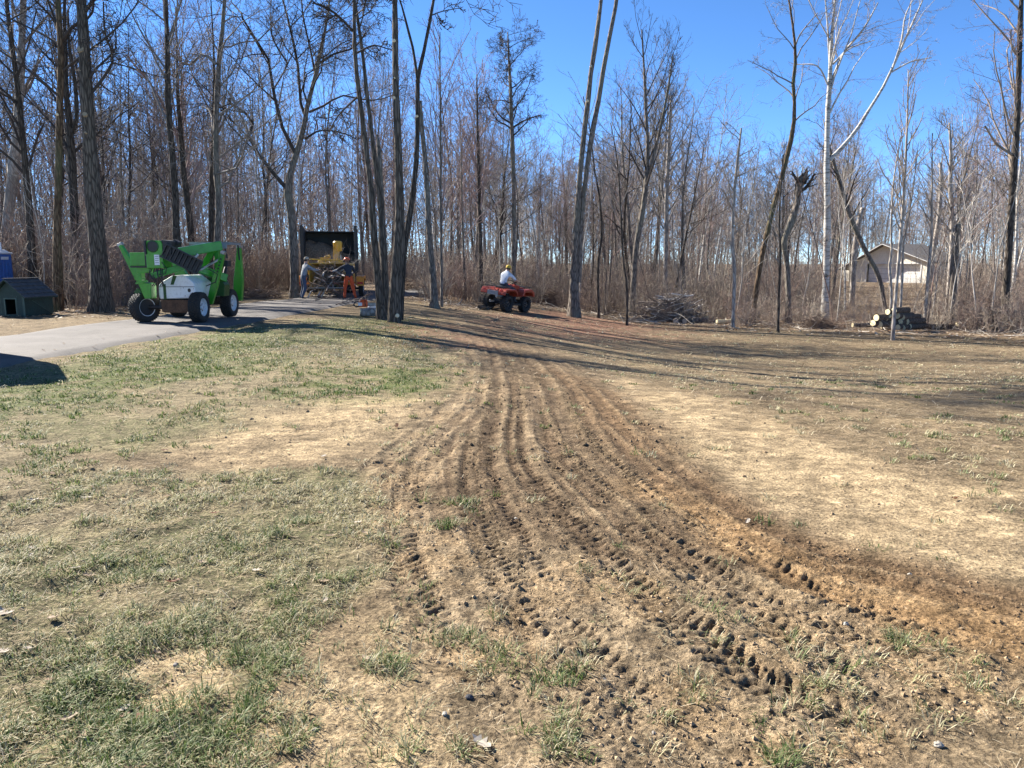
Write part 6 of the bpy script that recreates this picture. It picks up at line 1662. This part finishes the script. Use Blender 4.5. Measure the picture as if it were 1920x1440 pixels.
brush_pile('long pile of grey dead branches at the edge of the field', mid(1258, 603, .5), 1.75, .8, 1.1, 420, DEADW, .026, 31, 170, DARKW)
brush_pile('heap of brown brush between the quad bike and the twin-stemmed tree', mid(1032, 573, 1.2), .95, .7, .75, 220, BROWNW, .016, 32, 30)
brush_pile('heap of grey-brown branches and sticks at the right edge of the field', mid(1880, 622, .9), 1.9, 1.0, .75, 360, BROWNW, .024, 33, 80, DARKW)
brush_pile('low scatter of dark brush left of the log pile', mid(1538, 618, .6), .6, .4, .35, 90, BROWNW, .014, 34, 16)
brush_pile('low line of dark twigs behind the twin-stemmed tree', mid(1120, 586, .8), .9, .4, .28, 120, BROWNW, .012, 35, 16)
brush_pile('small heap of red-brown brush beyond the forked dark tree', mid(772, 548, 1.5), .6, .5, .6, 90, BROWNW, .012, 36, 14)
brush_pile('low brush heap beside the drive behind the green lift', mid(490, 562, 1.0), 1.0, .5, .4, 120, BROWNW, .014, 37, 16)

# ------------------------------------------------------------------ logs
rg = random.Random(9)
def log(label, a, axis, L, r, group=None, mat=B_LOG, name='log', cutm=CUTP):
    axis = Vector(axis).normalized(); t = thing(name, label, 'log', a, 0, group)
    n = 6; P_ = [tuple(axis * (L * k / (n - 1)) + Vector((rg.gauss(0, .006), rg.gauss(0, .006), rg.gauss(0, .006)))) for k in range(n)]
    V, F = tubes([(P_, [r * (1 + rg.gauss(0, .04)) for _ in range(n)])], 12); put('log_bark', np_mesh('log_bark', V, F), mat, t)
    for p, d in ((Vector(P_[0]), -axis), (Vector(P_[-1]), axis)):
        MB().cyl(p - d * .02, p + d * .006, r * .97, r * .95, 14).build('cut_face', cutm, t)
    return t
AX = (.90, .43, 0)
for px, py, rp, dl, lb in (
        (1637, 606, 6.2, 1.3, 'leftmost log of the log pile, lying on the ground'), (1649, 608, 6.6, 1.4, 'second log from the left in the bottom row of the log pile'),
        (1643, 596, 6.4, 1.3, 'log resting on the two leftmost logs of the log pile'), (1671, 607, 6.0, 1.3, 'bottom log just left of the slim sapling before the log pile'),
        (1683, 613, 5.4, 1.2, 'bottom log just right of the slim sapling before the log pile'), (1693, 614, 5.4, 1.2, 'bottom log in the middle of the right half of the log pile'), (1704, 613, 5.8, 1.5, 'rightmost bottom log of the log pile'),
        (1688, 604, 5.6, 1.3, 'second-row log leaning against the slim sapling in the log pile'), (1700, 603, 6.0, 1.5, 'rightmost second-row log of the log pile'),
        (1661, 597, 5.8, 1.2, 'second-row log in the left half of the log pile'), (1673, 597, 5.4, 1.2, 'second-row log hidden behind the slim sapling'),
        (1692, 595, 5.6, 1.5, 'third-row log sticking out to the right on the log pile'), (1682, 592, 6.2, 1.3, 'third-row log behind the slim sapling on the log pile'),
        (1664, 585, 5.6, 1.2, 'hollow-looking topmost log at the left of the log pile'), (1668, 592, 4.2, 1.2, 'thin log wedged under the topmost left log'), (1677, 582, 6.0, 1.2, 'topmost log in the middle of the log pile')):
    log(lb, tuple(at(px, py, 28.2 + rg.random() * .2)), AX, dl * .62, rp * 28.2 / FPX, 'cut logs of the log pile')
def ground_log(px, py, r, L, ang, lb, mat=B_LOG, cutm=CUTP):
    g = G(px, py); return log(lb, (g.x, g.y + .1, g.z + r * .85), (math.cos(ang), math.sin(ang), 0), L, r, None, mat, 'log', cutm)
GREYEND = plain('grey_log_end', (.30, .26, .22), .9, .2, 20)
ground_log(1268, 607, .12, .5, 1.3, 'short grey log standing out at the foot of the grey branch pile, leftmost of four', B_GREY, GREYEND)
ground_log(1284, 607, .12, .6, .9, 'short grey log at the foot of the grey branch pile, second from left', B_GREY, GREYEND)
ground_log(1298, 606, .12, .7, .3, 'long grey log lying along the foot of the grey branch pile', B_GREY, GREYEND)
ground_log(1326, 603, .12, .6, 1.2, 'short log with pale end at the right foot of the grey branch pile', B_GREY, CUTP)
ground_log(1345, 607, .09, 1.1, .25, 'log with sawn yellow side right of the grey branch pile', CUTP, CUTP)
ground_log(1362, 606, .13, .95, .15, 'dark log lying behind the sawn yellow one', B_LOG, GREYEND)
ground_log(1600, 614, .09, 1.0, .1, 'grey-brown log lying on the ground left of the log pile', B_GREY, CUTP)
ground_log(1655, 618, .07, 1.2, .0, 'thin pale pole lying in front of the log pile', B_PALE, CUTP)
ground_log(1712, 616, .08, 1.1, .05, 'pale pole lying at the right front of the log pile', B_PALE, CUTP)
ground_log(1740, 618, .12, 1.0, -.1, 'dark log lying right of the log pile', B_LOG, GREYEND)
ground_log(1797, 614, .11, .9, .35, 'barkless pale log left of the right-hand branch heap', B_PALE, CUTP)
ground_log(1826, 610, .10, .9, .5, 'log with fresh orange cut end at the left of the right-hand branch heap', B_GREY, CUTP)
ground_log(812, 528 + 24, .12, .9, .2, 'mossy log lying in leaves beyond the grey flared tree', B_LOG, GREYEND)
log('pale grey cut log with a chainsaw on it beside the dark oak', tuple(G(676, 594) + Vector((0, 0, .13))), (1, .12, 0), .52, .125, None, B_PALE, 'log', CUTP)

# chainsaw on that log
g = G(683, 594); s_ = thing('chainsaw', 'orange and white chainsaw resting on the pale log by the slender trees', 'chainsaw', (g.x - .03, g.y + .02, g.z + .27), R(20))
MB().box((0, 0, .10), (.26, .17, .17)).box((.02, 0, .205), (.20, .14, .06)).build('engine_housing', P_SAWO, s_, .03)
MB().box((-.09, -.01, .10), (.10, .18, .10)).build('starter_cover', P_LABEL, s_, .015)
MB().tube([(-.12, 0, .18), (-.24, 0, .16), (-.27, 0, .08), (-.22, 0, .03), (-.10, 0, .03)], .018, 8).build('rear_handle', P_SEAT, s_, smooth=True)
MB().tube([(.05, -.10, .05), (.04, -.11, .24), (.02, 0, .30), (.02, .10, .22), (.03, .10, .06)], .014, 8).build('front_handle', P_SEAT, s_, smooth=True)
MB().box((.10, 0, .27), (.02, .16, .09)).build('hand_guard', P_SEAT, s_, .006)
MB().prism([(.12, .05), (.12, .14), (.52, .125), (.56, .095), (.52, .065)], 'y', -.005, .005).build('guide_bar', P_STEEL, s_)
MB().tube([(.12, 0, .145), (.52, 0, .13), (.565, 0, .095), (.52, 0, .06), (.12, 0, .045)], .007, 5).build('chain', P_BLACK, s_)
MB().ball((.30, .22, -.02), (.13, .10, .11), 12, 8).build('fuel_jug', P_PALEP, s_, smooth=True)

# ------------------------------------------------------------------ dog house and blue cabin
def build_doghouse():
    W, L, H, PK, t = .96, 1.16, .58, 1.0, .03
    g = (-13.97, 21.95)
    D = thing('dog_house', 'dark green wooden dog house with shingled roof beside the drive', 'dog house', (g[0], g[1], gz(*g) + .01), R(-6))
    # local: x from -W to 0 along the front, y from 0 (front) to L
    dx0, dx1, dz0, dz1 = -.60, -.27, .06, .50
    prof_top = [(-W, dz1), (0, dz1), (0, H), (-W / 2, PK), (-W, H)]
    fr = MB().prism([(-W, 0), (dx0, 0), (dx0, dz1), (-W, dz1)], 'y', 0, t).prism([(dx1, 0), (0, 0), (0, dz1), (dx1, dz1)], 'y', 0, t).prism(prof_top, 'y', 0, t).prism([(dx0, 0), (dx1, 0), (dx1, dz0), (dx0, dz0)], 'y', 0, t).build('front_wall', P_DOGH, D)
    MB().box((dx0 - .012, -.006, (dz0 + dz1) / 2), (.035, .014, dz1 - dz0 + .05)).box((dx1 + .012, -.006, (dz0 + dz1) / 2), (.035, .014, dz1 - dz0 + .05)).box(((dx0 + dx1) / 2, -.007, dz1 + .012), (dx1 - dx0 + .07, .015, .03)).build('door_trim', P_DOGT, fr)
    for k in range(6):
        x = -W + .06 + k * (W - .12) / 5
        if dx0 - .03 < x < dx1 + .03: continue
        MB().box((x, -.003, .30), (.012, .008, .58)).build('board_strip', P_DOGT, fr)
    MB().box((-.018, -.008, .29), (.04, .018, .58)).box((-W + .018, -.008, .29), (.04, .018, .58)).build('corner_trim', P_DOGT, D)
    sw = MB().box((-t / 2, L / 2, H / 2), (t, L - .07, H)).build('side_wall', P_DOGH, D)
    MB().box((-W + t / 2, L / 2, H / 2), (t, L - .07, H)).build('side_wall', P_DOGH, D)
    MB().beam((.006, .28, H * .78), (.006, 1.05, .04), .012, .028, up=(1, 0, 0)).build('brace', P_DOGT, sw)
    MB().prism([(-W, 0), (0, 0), (0, H), (-W / 2, PK), (-W, H)], 'y', L - t, L).build('back_wall', P_DOGH, D)
    MB().box((-W / 2, L / 2, .02), (W - .08, L - .08, .04)).build('floor_board', P_BLACK, D)
    for s_ in (-1, 1):
        e = Vector((-W / 2 + s_ * (W / 2 + .11), 0, H - .075)); rdg = Vector((-W / 2 + s_ * .0, 0, PK + .03))
        vs = []
        for y in (-.12, L + .10): vs += [(e.x, y, e.z), (rdg.x, y, rdg.z), (rdg.x, y, rdg.z + .03), (e.x, y, e.z + .03)]
        rp = MB().add(vs, [(0, 1, 2, 3), (7, 6, 5, 4), (0, 4, 5, 1), (1, 5, 6, 2), (2, 6, 7, 3), (3, 7, 4, 0)]).build('roof_panel', P_DOGH, D)
        d = (rdg - e); nrm = Vector((d.z * s_, 0, abs(d.x))).normalized()
        for k in range(5):
            p0 = e + d * (k / 5) + Vector((0, 0, .034)); p1 = e + d * min(1.0, (k + 1.12) / 5) + Vector((0, 0, .030))
            for m in range(5):
                ya = -.125 + (L + .23) * m / 5 + .004; yb = -.125 + (L + .23) * (m + 1) / 5 - .004; lift_ = .010
                q = [(p0 + nrm * (lift_ + .012)), (p1 + nrm * .003), (p1 - nrm * .0), (p0 + nrm * .002)]
                vs = [(v_.x, ya, v_.z) for v_ in q] + [(v_.x, yb, v_.z) for v_ in q]
                MB().add(vs, [(0, 1, 2, 3), (7, 6, 5, 4), (0, 4, 5, 1), (1, 5, 6, 2), (2, 6, 7, 3), (3, 7, 4, 0)]).build('shingle', P_SHING, rp)
    MB().beam((-W / 2, -.13, PK + .085), (-W / 2, L + .11, PK + .085), .09, .02).build('ridge_cap', P_SHING, D)
    return D
build_doghouse()
def build_cabin():
    g = (-18.05, 26.6)
    Cn = thing('portable_cabin', 'blue upright plastic cabin with a pale rounded top behind the green dog house', 'portable cabin', (g[0], g[1], gz(*g)), R(8))
    MB().box((0, 0, .08), (1.12, 1.12, .16)).build('base', P_BLACK, Cn, .02)
    bd = MB().box((0, 0, 1.0), (1.06, 1.06, 1.70)).build('body', P_BLUE, Cn, .04)
    for k in range(4): MB().box((-.36 + .24 * k, -.535, 1.0), (.05, .02, 1.5)).build('rib', P_BLUE, bd, .008)
    for k in range(4): MB().box((.535, -.36 + .24 * k, 1.0), (.02, .05, 1.5)).build('rib', P_BLUE, bd, .008)
    MB().box((0, 0, 1.87), (1.14, 1.14, .07)).prism([(-.5, 1.90), (.5, 1.90), (.36, 2.0), (-.36, 2.0)], 'y', -.5, .5).build('roof', P_PALEP, Cn, .03)
    MB().box((.548, 0, 1.70), (.012, .5, .10)).build('vent', P_PALEP, bd)
    MB().cyl((.3, .3, 1.98), (.3, .3, 2.25), .04, n=10).build('vent_pipe', P_PALEP, Cn, smooth=True)
build_cabin()

# ------------------------------------------------------------------ van added out of frame on the drive, to cast the shadow reaching in
def build_van():
    c = (-11.30, 11.62); an = math.atan2(-.56, -.83)
    Vn = thing('shadow_van', 'tall white van added out of view at the left of the drive to cast a shadow', 'van', (c[0], c[1], gz(*c) + .055), an)
    prof = [(-2.4, .42), (-2.42, 2.05), (-2.3, 2.2), (1.3, 2.2), (1.6, 2.05), (2.1, 1.45), (2.4, 1.30), (2.42, .42)]
    bd = MB().prism(prof, 'y', -.98, .98).build('body', P_TRUCKW, Vn, .08)
    for s_ in (-1, 1):
        MB().prism([(1.0, 1.40), (1.0, 1.95), (1.42, 1.95), (1.80, 1.40)], 'y', s_ * .985 - .006, s_ * .985 + .006).build('side_window', P_GLASS, bd)
        MB().box((2.40, s_ * .7, .95), (.06, .34, .2)).build('headlight', P_PALEP, bd, .02)
        MB().box((1.75, s_ * 1.12, 1.5), (.1, .18, .26)).build('mirror', P_BLACK, bd, .03)
        for x in (-1.5, 1.55):
            w = wheel(Vn, 'van', (x, s_ * .86, .35), .35, .22, 'road', P_RIM, 1); w.rotation_euler = (0, 0, R(90) * s_)
    MB().beam((1.68, 0, 1.98), (2.08, 0, 1.50), 1.7, .03).build('windscreen', P_GLASS, bd)
    MB().box((2.43, 0, .52), (.10, 1.9, .22)).box((-2.44, 0, .5), (.08, 1.9, .16)).build('bumper', P_BLACK, Vn, .03)
build_van()

# ------------------------------------------------------------------ garage in the woods
def build_garage():
    Y = 82.0; xl, xr = (1596 - 960) / FPX * Y, (1729 - 960) / FPX * Y; cx = (1650 - 960) / FPX * Y; zb = gz(cx, Y) - .1
    Gg = thing('garage', 'cream garage with a low gable roof among the trees', 'garage', (cx, Y, zb), R(-55)); l, r_ = (xl - cx) * 1.0, (xr - cx) * 1.0; H = 1.62 - zb; PK = 3.30 - zb
    d0, d1, dh = (1616 - 1650) / FPX * Y, (1717 - 1650) / FPX * Y, H - .30
    fw = MB().prism([(l, 0), (d0, 0), (d0, dh), (l, dh)], 'y', 0, .15).prism([(d1, 0), (r_, 0), (r_, dh), (d1, dh)], 'y', 0, .15).prism([(l, dh), (r_, dh), (r_, H), (0, PK), (l, H)], 'y', 0, .15).build('front_wall', P_CREAM, Gg)
    MB().box((l + .075, 3.6, H / 2), (.15, 6.9, H)).build('side_wall', P_CREAM, Gg); MB().box((r_ - .075, 3.6, H / 2), (.15, 6.9, H)).build('side_wall', P_CREAM, Gg)
    MB().prism([(l, 0), (r_, 0), (r_, H), (0, PK), (l, H)], 'y', 7.06, 7.2).build('back_wall', P_CREAM, Gg)
    dr = put('garage_door', None, None, Gg)
    for k in range(4):
        for m in range(4):
            w = (d1 - d0) / 4; hh = dh / 4
            MB().box((d0 + w * (m + .5), .42, hh * (k + .5)), (w - .02, .05, hh - .025)).build('door_panel', P_DOORW, dr, .01)
    MB().box(((d0 + d1) / 2, .47, dh / 2), (d1 - d0, .04, dh)).build('door_backing', P_GREY, dr)
    MB().box((d0 - .06, -.015, dh / 2), (.12, .04, dh)).box((d1 + .06, -.015, dh / 2), (.12, .04, dh)).box(((d0 + d1) / 2, -.016, dh + .06), (d1 - d0 + .24, .042, .12)).build('door_frame', P_DOORW, Gg)
    for s_, e in ((-1, l - 1.9), (1, r_ + .55)):
        sl = (PK - H) / abs(l if s_ < 0 else r_); ez = PK - sl * abs(e)
        vs = []
        for y in (-.7, 7.7): vs += [(e, y, ez + .02), (0, y, PK + .02), (0, y, PK + .16), (e, y, ez + .14)]
        rf = MB().add(vs, [(0, 1, 2, 3), (7, 6, 5, 4), (0, 4, 5, 1), (1, 5, 6, 2), (2, 6, 7, 3), (3, 7, 4, 0)]).build('roof', P_ROOF, Gg)
        MB().beam((e, -.72, ez + .06), (0, -.72, PK + .07), .05, .22, up=(0, 1, 0)).build('fascia_board', P_DOORW, rf)
    MB().box((l - 1.6, 3.0, .9), (1.6, 3.0, 1.8)).build('lean_to', P_CREAM, Gg)
build_garage()

# ------------------------------------------------------------------ stones on the soil
STONE = plain('stone', (.26, .235, .205), .8, .3, 30); STONED = plain('dark_stone', (.075, .075, .08), .7, .3, 30); STONEP = plain('pale_stone', (.36, .325, .27), .8, .15, 30)
for i, (px, py, rpx, mm, lb) in enumerate(((880, 1305, 10, STONED, 'dark grey stone lying on bare soil near the front of the track'), (834, 1339, 8, STONEP, 'pale flat stone left of the track in the foreground'), (967, 970, 6, STONEP, 'pale stone in the middle of the tyre tracks'),
                                          (1586, 1168, 8, STONEP, 'white-topped stone beside a small green tuft near the orange soil'), (1240, 1149, 5, STONEP, 'small pale stone among the tread marks'), (1133, 1274, 7, STONE, 'small brown stone beside a grass tuft in the track'), (1226, 1374, 7, STONE, 'rounded stone at the bottom of the track'),
                                          (1760, 1396, 11, STONEP, 'flat pale stone at the lower right'), (1706, 1080, 7, STONEP, 'pale stone on the orange-brown soil'), (330, 1252, 8, STONE, 'oval tan stone on the bare patch of the lawn'), (590, 1373, 8, STONE, 'tan stone by the lower edge of the lawn'))):
    g = G(px, py); r = .72 * rpx / FPX * math.hypot(g.x, g.y, CAM_H - g.z); rr = np.random.default_rng(i)
    b = MB().ball((0, 0, 0), (r, r * .75, r * .55), 9, 6); b.v = [tuple(Vector(v_) * (1 + rr.normal(0, .13))) for v_ in b.v]
    o = b.build('stone', mm, None); x = np.array([g.x]); y = np.array([g.y])
    o.location = (g.x, g.y, float(surf(x, y)[0][0]) + r * .30); o.rotation_euler = (0, 0, i * 1.3); o['label'] = lb; o['category'] = 'stone'; o['group'] = 'stones lying on the soil'
